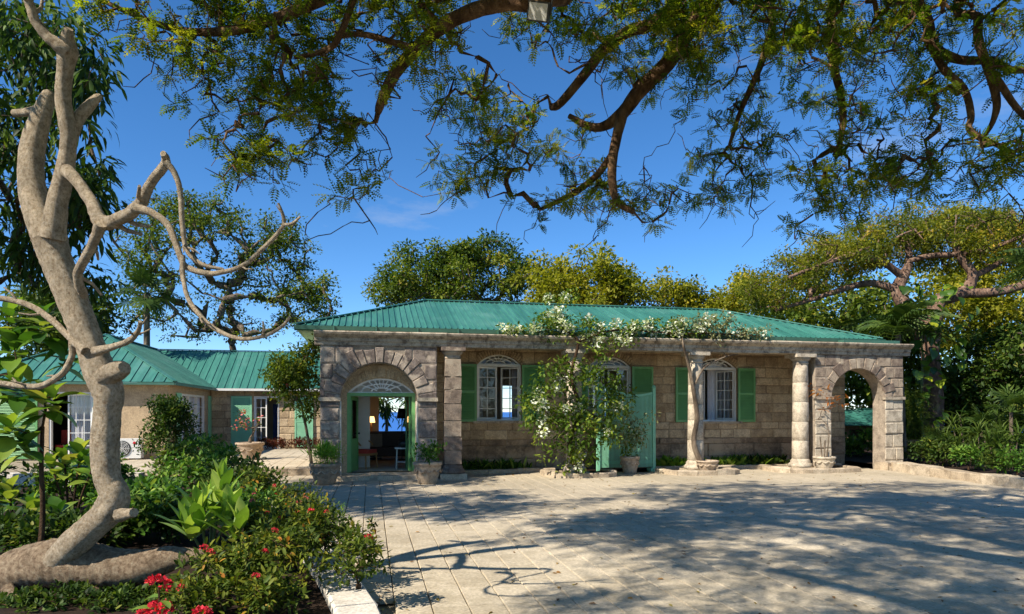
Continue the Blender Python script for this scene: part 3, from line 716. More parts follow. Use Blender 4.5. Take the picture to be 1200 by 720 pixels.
# --- cornice in block lengths, on columns
def extr(mb, prof, u0, u1):
    k = len(prof); mb.add([(u0,v,z) for v,z in prof]+[(u1,v,z) for v,z in prof], [tuple(range(k)), tuple(k+i for i in range(k))[::-1]]+[(i,k+i,k+(i+1)%k,(i+1)%k) for i in range(k)]); return mb
corn = MB(); corn.box((-.04,.02,ZC0+.01),(UE-.02,.44,ZC1-.03)); corn = corn.build('cornice', M['pav_mortar'], house)
u = -.14
while u < UE:
    L = random.uniform(.9,1.3); e = min(u+L, UE+.1)
    if UE+.1-e < .4: e = UE+.1
    dz = random.uniform(-.006,.006); dv = random.uniform(-.012,.012)
    prof = [(.42,ZC0+dz),(-.06+dv,ZC0+dz),(-.06+dv,ZC0+.09),(-.09+dv,ZC0+.10),(-.09+dv,ZC0+.18),(-.13+dv,ZC0+.2),(-.2+dv,ZC0+.26),(-.22+dv,ZC1-.03),(-.2+dv,ZC1+dz),(.42,ZC1+dz)]
    extr(MB(), prof, u+.004, e-.004).build('cornice_block', M['corn'], corn); u = e
def column(x, yb, kind, r=.21, square=False, v=.16):
    uc = hu(x, v); col = MB(); col.tube([(uc,v,.0),(uc,v,ZC0)], [r*.86]*2, 14); col = col.build('column', M['col' if kind == 'col' else 'coldark'], house, True)
    z = .0; q = MB(); q.box((uc-r*1.45,v-r*1.45,0),(uc+r*1.45,v+r*1.45,.16)); q.build('plinth', M['kerb'], col)
    prof = [(r*1.4,.16),(r*1.42,.22),(r*1.3,.27),(r*1.15,.29),(r*1.18,.34),(r*1.05,.37),(r*1.0,.40)]
    MB().lathe(prof, (uc,v,0), 20).build('base', M[kind], col, True)
    z = .40; top = ZC0-.30; nd = random.choice((6,7)) if kind == 'coldark' else 5
    hs_ = [random.uniform(.8,1.2) for _ in range(nd)]; S = sum(hs_)
    for k in range(nd):
        h = (top-.40)*hs_[k]/S; f = (z-.4)/(top-.4); ra = r*(1-.12*f)*random.uniform(.995,1.01); rb = r*(1-.12*(f+h/(top-.4)))
        g = .012 if kind == 'coldark' else .004; n = 18
        pr = [(ra-.008,z+g/2),(ra,z+g/2+.008),((ra+rb)/2*random.uniform(.995,1.01),z+h/2),(rb,z+h-.008-g/2),(rb-.008,z+h-g/2)]
        d = MB()
        if square:
            s_ = ra*.96; d.box((-s_,-s_,z+g),(s_,s_,z+h-g)); d.v = [(uc+a+random.uniform(-.015,.015), v+b+random.uniform(-.015,.015), c+random.uniform(-.008,.008)) for a,b,c in d.v]
            d.build('drum', M[kind], col)
        else: d.lathe(pr, (uc+random.uniform(-.006,.006),v,0), n, .015).build('drum', M[kind], col, True)
        z += h
    rt = r*.88
    cp = [(rt,top),(rt*1.08,top+.02),(rt*1.08,top+.05),(rt,top+.06),(rt*1.02,top+.10),(rt*1.2,top+.13),(rt*1.42,top+.2)]
    MB().lathe(cp, (uc,v,0), 20).build('capital', M[kind], col, True)
    q = MB(); q.box((uc-rt*1.5,v-rt*1.5,top+.2),(uc+rt*1.5,v+rt*1.5,top+.298)); q.build('abacus', M[kind], col)
    return uc
column(530, 562, 'coldark', .235, True); 
for x in (673, 815, 938): column(x, 556, 'col', .225 if x < 900 else .235)
# --- right arched pavilion
UR0, UR1 = hu(955,0), hu(1058,0)
o2 = dict(c=(hu(974,0)+hu(1037,0))/2, w=(hu(1037,0)-hu(974,0))/2, zb=0, zs=hz(1005,468,0), rise=0, ring=.36); o2['rise'] = o2['w']*.99
pr_ = MB(); wall_mesh(pr_, UR0, UR1, 0, ZC0, .0, .5, [dict(o2)]); pr_ = pr_.build('arch_wall', M['pav_mortar'], house)
lay_stones(pr_, UR0, UR1, 0, o2['zs'], 0, [o2], .36, (.4,.8), 'col', proud=.025)
lay_stones(pr_, UR0, UR1, o2['zs']+.08, ZC0, 0, [o2], .31, (.28,.6), 'coldark', proud=.016, jit=.3)
voussoirs(pr_, o2, .34, 13, 0, .06, 'coldark', proud=.04, gap=.016, irr=.12)
for a, b in ((UR0-.03, o2['c']-o2['w']+.04), (o2['c']+o2['w']-.04, UR1+.03)):
    q = MB(); q.box((a,-.07,o2['zs']-.01),(b,.06,o2['zs']+.075)); q.build('impost', M['corn'], house)
q = MB(); q.box((UR1-.62,-.12,0),(UR1+.08,.3,.15)); q.build('pier_plinth', M['kerb'], house)
# --- hip roof with ribbed panels
def roof_plane(parent, a, b, c, d, pw, mat, rib=.028, nrib=2):
    """a-b eave, c-d ridge (c above a); one object for each sheet"""
    a, b, c, d = map(Vector, (a,b,c,d)); e = (b-a); L = e.length; e.normalize()
    cs = (c-a).dot(e); dsn = (d-a).dot(e); up = (c-a)-e*cs; nrmv = e.cross(up).normalized()
    if nrmv.z < 0: nrmv = -nrmv
    def tt(s):
        if s < cs: return max(0,min(1, s/cs))
        if s > dsn: return max(0,min(1, (L-s)/(L-dsn))) if L > dsn else 1
        return 1
    s = 0
    while s < L-.01:
        s1 = min(L, s+pw); m = MB(); cut = [s]+[x for x in (cs,dsn) if s+.01 < x < s1-.01]+[s1]; lo = nrmv*-.02
        for p0, p1 in zip(cut[:-1], cut[1:]):
            q = [a+e*p0, a+e*p1, a+e*p1+up*tt(p1), a+e*p0+up*tt(p0)]; m.add(q+[x+lo for x in q], [(0,1,2,3),(7,6,5,4),(0,4,5,1)])
        for k in range(nrib):
            x = s+(k+.5)*pw/nrib
            if x < L-.02 and tt(x) > .02:
                w_ = .016; p = a+e*(x-w_); q = a+e*(x+w_); pu = up*tt(x); h = nrmv*rib
                m.add([p,q,q+pu,p+pu,p+h+e*.005,q+h-e*.005,q+h+pu-e*.005,p+h+pu+e*.005], [(4,5,6,7),(0,4,7,3),(5,1,2,6),(0,1,5,4),(3,7,6,2)])
        m.build('roof_sheet', mat, parent); s = s1
def hip_roof(parent, u0, u1, v0, v1, ze, zr, pw, mat, caps=M['roof']):
    D = (v1-v0)/2; vm = (v0+v1)/2; A_, B_, C_, D_ = (u0,v0,ze),(u1,v0,ze),(u1,v1,ze),(u0,v1,ze); r0, r1 = (u0+D,vm,zr),(u1-D,vm,zr)
    cap = MB(); core = cap
    for p, q in ((r0,r1),(A_,r0),(B_,r1),(C_,r1),(D_,r0)): cap.bar(Vector(p)+Vector((0,0,.035)), Vector(q)+Vector((0,0,.035)), .16, .03)
    rf = cap.build('roof', mat, parent)
    roof_plane(rf, A_, B_, r0, r1, pw, mat); roof_plane(rf, C_, D_, r1, r0, pw*2, mat)
    roof_plane(rf, B_, C_, r1, r1, pw, mat); roof_plane(rf, D_, A_, r0, r0, pw, mat)
    return rf
ZE = 3.93; RU0, RU1, RV0, RV1 = -.62, 16.3, .28, 7.28
roof = hip_roof(house, RU0, RU1, RV0, RV1, ZE, 5.2, .32, M['roof'])
q = MB()
q.box((RU0+.03,RV0+.05,ZE-.12),(RU1-.03,RV0+.08,ZE-.01)); q.box((RU0+.03,RV0+.08,ZE-.12),(RU0+.06,RV1-.05,ZE-.01)); q.box((RU1-.06,RV0+.08,ZE-.12),(RU1-.03,RV1-.05,ZE-.01))
q.build('fascia', M['mint'], house)
q = MB(); q.box((RU0+.06,RV0+.08,ZE-.11),(RU1-.06,RV1-.05,ZE-.08)); q.build('soffit', M['mint'], house)
# gutter along the front, on brackets
g = MB(); pr2 = [(-.0,.0),(-.02,-.09),(-.07,-.12),(-.12,-.09),(-.14,.01),(-.125,.01),(-.105,-.08),(-.07,-.105),(-.03,-.08),(-.015,.0)]
extr(g, [(RV0+.05+a, ZE-.02+b) for a, b in pr2], RU0-.02, RU1+.02); g = g.build('gutter', M['gutter'], house)
u = .3
while u < 16: 
    q = MB(); q.box((u,RV0-.1,ZE-.16),(u+.035,RV0+.05,ZE-.13)); q.box((u,RV0-.12,ZE-.15),(u+.035,RV0-.095,ZE)); q.build('gutter_bracket', M['gutter'], g); u += 1.05
# green strip above the right pavilion
q = MB(); q.box((hu(985,.1),-.05,ZC1+.012),(hu(1050,.1),.25,ZC1+.10)); q.build('roof_flashing', M['gutter'], house)
# porch ceiling boards
for k in range(9):
    v0 = .48+k*.155; q = MB(); q.box((UL1+.05,v0,3.60),(UE-.3 if v0 < .5 else UE-.3,v0+.145,3.63)); q.build('porch_board', M['darkwood'], house)
# porch beam edge of paving: low kerb in front of the wall planting strip
def kerb_h(name, u0, u1, v0, w=.22, h=.14, L=.8, mat='kerb'):
    return kerb_run(name, [H2W(u0,v0), H2W((u0+u1)/2,v0), H2W(u1,v0)], w, h, L, M[mat], .015)
kerb_h('porch_kerb', hu(541,1.4), hu(650,1.4), 1.42)
kerb_h('porch_kerb', hu(765,1.4), hu(985,1.4), 1.45)
q = MB()
q.add([tuple(H2W(UL1,1.42,.05)),tuple(H2W(U1,1.42,.05)),tuple(H2W(U1,VW,.06)),tuple(H2W(UL1,VW,.06))], [(0,1,2,3)])
struct(q.build('porch_bed_soil', M['soil']))
# --- kerbed planting beds round the column feet
def ring_bed(name, x0, x1, yf, mat='kerb'):
    a = hu(x0,-.3); b = hu(x1,-.3); p = [H2W(a,.75), H2W(a-.02,.1), H2W(a+.15,-.35), H2W((a+b)/2,-.48), H2W(b-.15,-.35), H2W(b+.02,.1), H2W(b,.75)]
    p, _ = smooth_path(p, [1]*len(p), 4); kerb_run(name, p, .2, .17, .55, M[mat], .025)
    s = MB(); c = H2W((a+b)/2,.2,.12); s.add([tuple(c)]+[(q_.x,q_.y,.10) for q_ in p], [(0,i,i+1) for i in range(1,len(p))]); struct(s.build('column_bed_soil', M['soil']))
ring_bed('column_bed_kerb', 648, 722, 565); ring_bed('column_bed_kerb', 790, 866, 560); ring_bed('column_bed_kerb', 922, 1008, 558)

# ================================================================ LEFT WING
terr = MB(); terr.box((-16,1.9,-.02),(-.05,13.4,.185)); terr = terr.build('terrace', M['joint']); terr.location = (AX,AY,0); terr.rotation_euler = (0,0,HA); struct(terr)
u = -16
while u < -.1:
    L = random.uniform(.8,1.2); e = min(u+L,-.06); q = MB(); q.box((u+.006,1.86,-.0),(e-.006,2.24,.2+random.uniform(-.004,.004))); q.build('terrace_edge_stone', M['kerb'], terr); u = e
pl = MB()
for i in range(24):
    u = -6.4+i*.4
    if u > -.4: break
    off = random.uniform(0,.8)
    for k in range(13):
        v0 = 2.26+k*.8-off; a, b = max(v0,2.26), min(v0+.8,12.2)
        if b-a < .1: continue
        pl.box((u+.008,a+.008,.18),(u+.392,b-.008,.2+random.uniform(-.003,.003)))
ob = pl.build('terrace_pavers', M['paver'], terr); ob['kind'] = 'stuff'
q = MB(); q.box((-4.3,12.3,.186),(-.1,12.36,.3)); 
wing = thing('guest_wing', 'low cottage wing with ribbed teal roofs, white french doors and mint shutters', 'house', (AX,AY,0), HA)
CU, CV, WV = -5.4, 7.1, 13.2                 # corner of the front block, its front wall, the rear range's wall
ZEW = 2.68
def wu(x): return hu(x, WV)
dop = dict(c=(wu(297.5)+wu(327))/2, w=(wu(327)-wu(297.5))/2, zb=.2, zs=2.42, rise=0)
q = MB(); wall_mesh(q, CU-.0, .6, 0, ZEW, WV, WV+.3, [dop]); wm = q.build('rear_wall', M['wall_mortar'], wing)
lay_stones(wm, CU+.05, wu(380), .2, ZEW, WV, [dop], .33, (.45,.8), 'wall', proud=.012)
fu = lambda x: hu(x, CV)
fop = dict(c=(fu(57)+fu(110))/2, w=(fu(110)-fu(57))/2, zb=.2, zs=2.40, rise=0)
q = MB(); wall_mesh(q, CU-7.5, CU, 0, ZEW, CV, CV+.3, [fop]); wm = q.build('front_block_wall', M['plaster'], wing)
def sv(x):                                     # v on the side wall plane u = CU for picture column x
    k = (x-600)/FPX; return (AX+CA*CU-k*(AY+SA*CU))/(k*CA+SA)
v_a, v_b = sv(213), sv(241)
sop = dict(c=(v_a+v_b)/2, w=abs(v_b-v_a)/2, zb=.2, zs=2.42, rise=0)
q = MB(); wall_mesh(q, CV+.31, WV-.01, 0, ZEW, CU-.3, CU, [sop], T=lambda a,b,z:(b,a,z)); q.build('side_wall', M['plaster'], wing)
q = MB(); wall_mesh(q, CV+.3, WV+6, 0, ZEW, CU-7.5, CU-7.2, [], T=lambda a,b,z:(b,a,z)); q.box((CU-7.2,WV+3,0),(CU-.3,WV+3.2,ZEW)); q.box((CU,WV+3,0),(.6,WV+3.2,ZEW)); q.box((.35,WV+.3,0),(.6,WV+3,ZEW)); q.build('inner_wall', M['inwall'], wing)
q = MB(); q.box((CU-7.2,CV+.3,.0),(CU-.3,WV+3,.19)); q.box((CU-.3,WV+.3,0),(.35,WV+3,.19)); q.build('interior_floor', M['kerb_pale'], wing)
q = MB(); q.box((CU-7.5,CV,ZEW),(CU,WV+3.2,ZEW+.05)); q.box((CU+.002,WV,ZEW),(.6,WV+3.2,ZEW+.05)); q.build('ceiling', M['inwall'], wing)
# doors: rear range
door = lambda nm, hinge, ang, w, sgn: sash(wing, hinge, R(ang), w, .22, 2.40, 2, 5, sgn)
b = MB(); a0, a1 = dop['c']-dop['w'], dop['c']+dop['w']
for x0, x1 in ((a0,a0+.05),(a1-.05,a1)): b.box((x0,WV+.02,.2),(x1,WV+.16,2.42))
b.box((a0+.05,WV+.02,2.36),(a1-.05,WV+.16,2.42)); b.box((a0-.05,WV-.09,.186),(a1+.05,WV+.1,.24)); b.build('door_frame', M['white'], wing)
sash(wing, (a0+.05,WV+.03,0), R(-14), .5, .25, 2.35, 2, 5, 1)
sash(wing, (a1-.05,WV+.0,0), R(-148), .5, .25, 2.35, 2, 5, -1)
shutter(wing, wu(271), wu(295.5), WV-.04, .25, 2.42, M['mint'], rails=(.48,)); shutter(wing, wu(345.5), wu(367), WV-.04, .25, 2.42, M['mint'], rails=(.48,))
def curtain(parent, f, z0, z1, mat, n=30, amp=.035):
    c = MB(); P_ = [f(j/n, amp*math.sin(j*1.3)) for j in range(n+1)]
    c.add([(p[0],p[1],z0) for p in P_]+[(p[0],p[1],z1) for p in P_], [(j,j+1,n+2+j,n+1+j) for j in range(n)]); return c.build('curtain', mat, parent, True)
curtain(wing, lambda t,d: (wu(317)+(wu(324)-wu(317))*t, WV+.8+d), .5, 2.1, M['bluecur'])
# front block: french doors with curtain, shutters
fa, fb = fop['c']-fop['w'], fop['c']+fop['w']
b = MB()
for x0, x1 in ((fa,fa+.06),(fb-.06,fb)): b.box((x0,CV+.02,.2),(x1,CV+.16,2.40))
b.box((fa+.06,CV+.02,2.34),(fb-.06,CV+.16,2.40)); b.build('door_frame', M['white'], wing)
sash(wing, (fu(78),CV+.10,0), 0, fu(108)-fu(78)-.04, .22, 2.33, 3, 5, 1)
curtain(wing, lambda t,d: (fu(78)+(fu(109)-fu(78))*t, CV+.36+d), .25, 2.36, M['curtain'])
shutter(wing, fu(-12), fu(45), CV-.04, .25, 2.42, M['shutter']); shutter(wing, fu(110.5), fu(117), CV-.04, .25, 2.42, M['mint'])
# side: glazed doors with curtains and a folded shutter
sd = MB()
vs0, vs1 = sop['c']-sop['w'], sop['c']+sop['w']
for k in range(4):
    y0 = vs0+(vs1-vs0-.08)*k/3; sd.box((CU-.14,y0,.2),(CU-.05,y0+.08,2.42))
sd.box((CU-.13,vs0+.08,2.34),(CU-.06,vs1-.08,2.42)); sd.box((CU-.13,vs0+.08,.2),(CU-.06,vs1-.08,.3))
for k in range(1,5): sd.box((CU-.11,vs0+.08,.3+k*.41),(CU-.08,vs1-.08,.325+k*.41))
sd.build('glazed_door', M['white'], wing)
curtain(wing, lambda t,d: (CU-.24+d, vs0+(vs1-vs0)*t), .25, 2.36, M['curtain'], 80)
q = MB(); q.box((CU+.01,sv(243.5),.25),(CU+.055,sv(254.5),2.42)); 
z = .3
while z < 2.36: q.box((CU+.055,sv(243.5)+.07,z),(CU+.066,sv(254.5)-.07,z+.03)); z += .05
q.build('shutter', M['mint'], wing)
q = MB(); q.box((CU+.01,sv(205.5),.25),(CU+.055,sv(211),2.42)); q.build('shutter', M['mint'], wing)
# roofs
D = 3.15; eU = CU+.32; eV = CV-.36
rfw = MB(); ZR = 4.56
ap = (eU-D, eV+D, ZR)
rfw.bar((eU,eV,ZEW+.09),(ap[0],ap[1],ZR+.03),.16,.03); rfw.bar((eU-2*D,eV,ZEW+.09),(ap[0],ap[1],ZR+.03),.16,.03)
rv = WV-.36+D
rfw.bar((ap[0],ap[1],ZR+.03),(ap[0],rv,ZR+.03),.16,.03); rfw.bar((ap[0],rv,ZR+.03),(.75,rv,ZR+.03),.16,.03); rfw = rfw.build('roof', M['roof'], wing)
ZQ = ZEW+.06
roof_plane(rfw, (eU-2*D,eV,ZQ),(eU,eV,ZQ), ap, ap, .34, M['roof'], nrib=1)
roof_plane(rfw, (eU,eV,ZQ),(eU,WV+2.8,ZQ), ap, (ap[0],WV+2.8,ZR), .34, M['roof'], nrib=1)
roof_plane(rfw, (eU-2*D,WV+2.8,ZQ),(eU-2*D,eV,ZQ), (ap[0],WV+2.8,ZR), ap, .68, M['roof'], nrib=1)
roof_plane(rfw, (eU-D,WV-.36,ZQ),(.75,WV-.36,ZQ), (eU-D,rv,ZR),(.75,rv,ZR), .30, M['roof'], nrib=1)
roof_plane(rfw, (.75,WV-.36+2*D,ZQ),(eU-D,WV-.36+2*D,ZQ), (.75,rv,ZR),(eU-D,rv,ZR), .6, M['roof'], nrib=1)
q = MB(); q.box((eU,WV-.38,ZQ-.1),(.75,WV-.34,ZQ-.005)); q.build('fascia', M['white'], wing)
q = MB(); q.box((eU-2*D,eV,ZQ-.1),(eU-.03,eV+.03,ZQ-.02)); q.box((eU-.03,eV+.01,ZQ-.1),(eU,WV-.4,ZQ-.02)); q.build('fascia', M['gutter'], wing)
# ================================================================ THINGS BY THE HOUSE
def hthing(name, label, cat, u, v, z=0, rz=0, group=None): return thing(name, label, cat, tuple(H2W(u,v,z)), HA+rz, group)
# air conditioner
ac = hthing('air_conditioner', 'white outdoor air conditioner unit with round fan grille beside the curtained doors', 'air conditioner', hu(150,6.75), 6.75, .19)
q = MB(); q.box((-.43,-.16,.06),(.43,.16,.70)); q.build('casing', M['metal_white'], ac)
q = MB(); q.lathe([(.24,0),(.255,.012),(.24,.024)], (0,0,0), 24); 
q.v = [(a-.12, -.16-c, b+.38) for a,b,c in q.v]; q.build('fan_surround', M['dark'], ac)
q = MB()
for r in (.06,.11,.16,.21): 
    pr = None
    for k in range(25):
        a = 2*math.pi*k/24; p = (-.12+r*math.cos(a), -.193, .38+r*math.sin(a))
        if pr: q.bar(pr, p, .01)
        pr = p
for k in range(8): a = math.pi*k/4; q.bar((-.12,-.196,.38),(-.12+.23*math.cos(a),-.196,.38+.23*math.sin(a)),.01)
q.build('fan_grille', M['metal_white'], ac)
q = MB()
for x in (-.3,.3): q.box((x-.04,-.15,0),(x+.04,.15,.06))
q.build('foot', M['dark'], ac)
q = MB(); q.lathe([(.045,0),(.045,.006)], (0,0,0), 16); q.v = [(a+.24,-.161-c,b+.56) for a,b,c in q.v]; q.build('emblem', M['red'], ac)
q = MB(); q.box((.30,-.166,.52),(.315,-.161,.60)); q.box((.315,-.166,.52),(.345,-.161,.535)); q.box((.36,-.166,.52),(.375,-.161,.60)); q.box((.375,-.166,.585),(.405,-.161,.60)); q.box((.375,-.166,.52),(.405,-.161,.535)); q.box((.39,-.166,.535),(.405,-.161,.56)); q.build('lettering', M['dark'], ac)

# pots
def pot(name, label, loc, r, h, mat, rim=True, plant=None, group=None):
    t = thing(name, label, 'pot', tuple(loc), 0, group)
    prof = [(r*.62,0),(r*.66,.02),(r*.80,h*.35),(r*.93,h*.72),(r*.96,h*.84),(r*1.03,h*.86),(r*1.04,h*.97),(r*.98,h),(r*.86,h),(r*.84,h*.88),(r*.2,h*.86)]
    MB().lathe(prof, (0,0,0), 24, .012).build('bowl', M[mat], t, True)
    MB().lathe([(r*.85,h*.80),(r*.4,h*.9),(.01,h*.91)], (0,0,0), 16).build('soil', M['soil'], t)
    g = MB()
    for k in range(10):                         # swags in relief round the bowl
        a = 2*math.pi*k/10; pts = [(math.cos(a+f*.55-.28)*r*(.93+.0*f), math.sin(a+f*.55-.28)*r*.93, h*(.66-.14*math.sin(math.pi*f))) for f in (0,.25,.5,.75,1)]
        g.tube(pts, [.012,.02,.024,.02,.012], 5)
    g.build('relief', M[mat], t, True)
    return t
def pot_plant(name, label, loc, n, rad, hgt, leaf, mat, size, cat='plant', stems=0, flat=1.0, droop=-.6):
    t = thing(name, label, cat, tuple(loc)); base = Vector(loc)
    tg = [tuple(base+Vector((random.gauss(0,.45)*rad, random.gauss(0,.45)*rad, hgt*random.uniform(.35,1)))) for _ in range(max(6,n//14))]
    mb = MB(); grow(mb, [([base-Vector((0,0,.02)), base+Vector((0,0,.06))],[.012,.01])], tg, .003, .015, .1, .1); mb.build('stem', M['stem'], t, org=base)
    pos, d, rn = clumps_to_leaves(tg, 14, rad*.4, 1.0, droop)
    leaf_cloud('foliage', pos, d, size*(1+RNG.uniform(-.3,.3,len(pos))), leaf, mat, t, base, rn); return t
p1_ = ground_at(381,569); p1_.z = .03
pot('stone_pot', 'weathered stone pot with swags left of the arched doorway', p1_, .36, .50, 'pot')
pot_plant('pot_grass', 'bushy bright green grass in the pot left of the doorway', p1_+Vector((0,0,.45)), 700, .34, .34, T_dia(.10), M['lf_grass'], .22)
p2_ = ground_at(501,568); p2_.z = .03
pot('stone_pot', 'weathered stone pot with swags between the doorway and the blocky column', p2_, .34, .52, 'pot')
pot_plant('pot_plant', 'loose pale green herb in the pot beside the blocky column', p2_+Vector((0,0,.47)), 380, .36, .42, T_oval(.5), M['lf_bush'], .09)
p3_ = H2W(hu(293,6.0), 6.0, .2)
pot('stone_pot', 'pale round stone pot standing on the terrace before the cottage', p3_, .44, .56, 'pot')
dr_ = thing('desert_rose', 'spindly pink flowering desert rose in the pale terrace pot', 'plant', tuple(p3_+Vector((0,0,.5))))
b0 = p3_+Vector((0,0,.5)); mb = MB(); tg = [tuple(b0+Vector((random.uniform(-.42,.42),random.uniform(-.3,.3),random.uniform(.5,1.05)))) for _ in range(16)]
grow(mb, [([b0-Vector((0,0,.05)),b0+Vector((0,0,.2))],[.07,.045])], tg, .009, .05, .2, .08); mb.build('stem', M['bark_grey'], dr_, True, org=b0)
pos, d, rn = clumps_to_leaves(tg, 5, .1, 1, 0); leaf_cloud('foliage', pos, d, .1*np.ones(len(pos)), T_oval(.4), M['lf_mid'], dr_, b0, rn)
pos, d, rn = clumps_to_leaves(tg[:9], 7, .08, 1, 0); leaf_cloud('blossom', pos, d, .08*np.ones(len(pos)), T_oval(.8), M['fl_pink'], dr_, b0, rn)
pg = H2W(hu(738,.55), .55, .03)
pot('stone_pot', 'tapered stone pot in front of the aqua gate', pg, .27, .48, 'pot')
pot_plant('gate_plant', 'airy grey green leafy plant in the pot before the aqua gate', pg+Vector((0,0,.42)), 520, .55, 1.25, T_oval(.4), M['lf_silver'], .10, droop=.1)
pc = H2W(hu(829,-.25), -.25, .12)
pot('stone_planter', 'low round stone planter at the foot of the vine wrapped column', pc, .30, .30, 'pot')
pr3 = H2W(hu(966,-.28), -.28, .12)
pot('stone_planter', 'pale urn shaped planter with bare canes before the right arch', pr3, .30, .36, 'col')
cn = thing('bare_canes', 'thin bare branching canes with a few rusty leaves in the urn planter', 'plant', tuple(pr3+Vector((0,0,.32)))); b0 = pr3+Vector((0,0,.32))
tg = [tuple(b0+Vector((random.uniform(-.5,.5),random.uniform(-.25,.25),random.uniform(1.0,2.1)))) for _ in range(16)]
mb = MB(); grow(mb, [([b0-Vector((0,0,.03)),b0+Vector((.02,0,.5))],[.03,.02]),([b0-Vector((.06,0,.03)),b0+Vector((-.12,0,.6))],[.022,.014]),([b0+Vector((.07,0,-.03)),b0+Vector((.14,0,.7))],[.022,.014])], tg, .006, .03, .25, .1); mb.build('stem', M['bark_grey'], cn, True, org=b0)
tg2 = [p for p in tg if p[2]-b0.z > 1.35]; pos, d, rn = clumps_to_leaves(tg2, 7, .2, .6, .1); leaf_cloud('foliage', pos, d, .15*np.ones(len(pos)), T_oval(.35), M['lf_rust'], cn, b0, rn)
pt = ground_at(1067,547); pt = Vector((pt.x+.4, pt.y+.9, .2))
pot('terracotta_pot', 'broad terracotta pot standing by the right arch pier', pt, .52, .62, 'terracotta')
pot_plant('pot_fern', 'feathery asparagus fern rising from the terracotta pot', pt+Vector((0,0,.55)), 900, .7, 1.7, T_pinnate(6,.03,.16), M['lf_mid'], .30, droop=.3)

# aqua gate
gx0, gx1 = hu(701,1.12), hu(766,1.12); gw = gx1-gx0
gate = hthing('garden_gate', 'aqua painted slatted wooden gate with a dipping curved top behind the white flowered vine', 'gate', gx0, 1.12, .03)
zt = lambda t: hz(735,459,1.12)-.03+.10*math.cos(t*math.pi*1.0)*1.0-.14*math.sin(math.pi*t)+.06
for t in (0,1):
    b = MB(); h_ = zt(t)+.12; b.box((gw*t-.045,-.045,0),(gw*t+.045,.045,h_)); b.lathe([(.055,0),(.07,.03),(.05,.09),(.01,.12)], (gw*t,0,h_), 12); b.build('post', M['aqua'], gate)
b = MB(); b.box((gw-.16,-.2,0),(gw+.16,.14,.09)); b.build('foot', M['aqua'], gate)
for zz in (.22,1.05):
    b = MB(); b.box((.045,.004,zz),(gw-.045,.03,zz+.09)); b.build('rail', M['aqua'], gate)
b = MB(); pr = None
for k in range(21):
    p = (.045+(gw-.09)*k/20, .0, zt(k/20))
    if pr: b.bar(pr, p, .05, .06)
    pr = p
b.build('top_rail', M['aqua'], gate)
nn = 40; sb = MB()
for k in range(nn):
    x = .05+(gw-.1)*(k+.5)/nn; sb.box((x-.013,-.012,.12),(x+.013,.004,zt((x)/gw)-.01))
ob = sb.build('slats', M['aqua'], gate); ob['kind'] = 'stuff'
# ---- furniture inside the doorway
def hloc(x, v, z): p = H2W(hu(x,v), v, z); return p
ch = thing('wicker_armchair', 'wicker armchair with reddish cushion just inside the doorway', 'chair', tuple(hloc(425,1.9,.188)), HA+R(60))
b = MB()
for x in (-.28,.28):
    for y in (-.26,.26): b.tube([(x*1.1,y*1.1,0),(x,y,.4)], .02, 6)
b.build('leg', M['wicker'], ch)
b = MB(); b.box((-.3,-.3,.36),(.3,.3,.42)); b.build('seat', M['wicker'], ch)
b = MB(); b.box((-.27,-.29,.42),(.27,.24,.52)); b.build('cushion', M['fab_red'], ch)
b = MB()
for k in range(9):
    a = math.pi*(.1+.8*k/8); b.bar((-.3*math.cos(a),.28,.42),(-.34*math.cos(a),.36,.62+.34*math.sin(a)),.02)
pr = None
for k in range(13):
    a = math.pi*k/12; p = (-.34*math.cos(a),.36-.5*(abs(math.cos(a))**6),.64+.34*math.sin(a)*(1 if True else 0))
    if pr: b.bar(pr,p,.035)
    pr = p
b.build('backrest', M['wicker'], ch)
tb = thing('side_table', 'small white painted side table inside the doorway', 'table', tuple(hloc(473,1.5,.188)), HA)
b = MB(); b.box((-.24,-.2,.55),(.24,.2,.58)); b.build('top', M['metal_white'], tb)
for x in (-.2,.2):
    for y in (-.16,.16): b = MB(); b.tube([(x,y,0),(x*.9,y*.9,.55)], .016, 6); b.build('leg', M['metal_white'], tb)
b = MB(); b.box((-.19,-.15,.18),(.19,.15,.195)); b.build('shelf', M['metal_white'], tb)
bc = thing('black_basket', 'dark rounded basket on the white side table', 'basket', tuple(hloc(474,1.5,.77)), HA)
MB().lathe([(.1,0),(.17,.06),(.18,.16),(.12,.2),(.1,.18)], (0,0,0), 14).build('bowl', M['black'], bc, True)
b = MB(); b.tube([(-.14,0,.16),(-.1,0,.3),(0,0,.36),(.1,0,.3),(.14,0,.16)], .012, 5); b.build('handle', M['black'], bc)
lp = thing('floor_lamp', 'tall black floor lamp with dark shade in front of the sea opening', 'lamp', tuple(hloc(471,4.8,.188)), HA)
MB().lathe([(.16,0),(.16,.02),(.03,.05)], (0,0,0), 14).build('base', M['black'], lp); b = MB(); b.tube([(0,0,.04),(0,0,1.45)], .015, 6); b.build('pole', M['black'], lp); MB().lathe([(.17,1.35),(.12,1.68)], (0,0,0), 14).build('shade', M['black'], lp, True)
sf = thing('sofa', 'dark upholstered sofa under the sea opening', 'sofa', tuple(hloc(458,5.3,.188)), HA)
b = MB(); b.box((-.85,-.35,.12),(.85,.4,.42)); b.build('seat', M['darkwood'], sf); b = MB(); b.box((-.85,.22,.42),(.85,.42,.92)); b.build('backrest', M['darkwood'], sf)
for x in (-.93,.80): b = MB(); b.box((x,-.35,.12),(x+.13,.42,.66)); b.build('arm', M['darkwood'], sf)
for x in (-.8,.8): b = MB(); b.box((x-.03,-.3,0),(x+.03,.36,.12)); b.build('leg', M['black'], sf)
cb = thing('cabinet', 'pale low cabinet inside the room along the left wall', 'cabinet', tuple(hloc(437,5.6,.188)), HA)
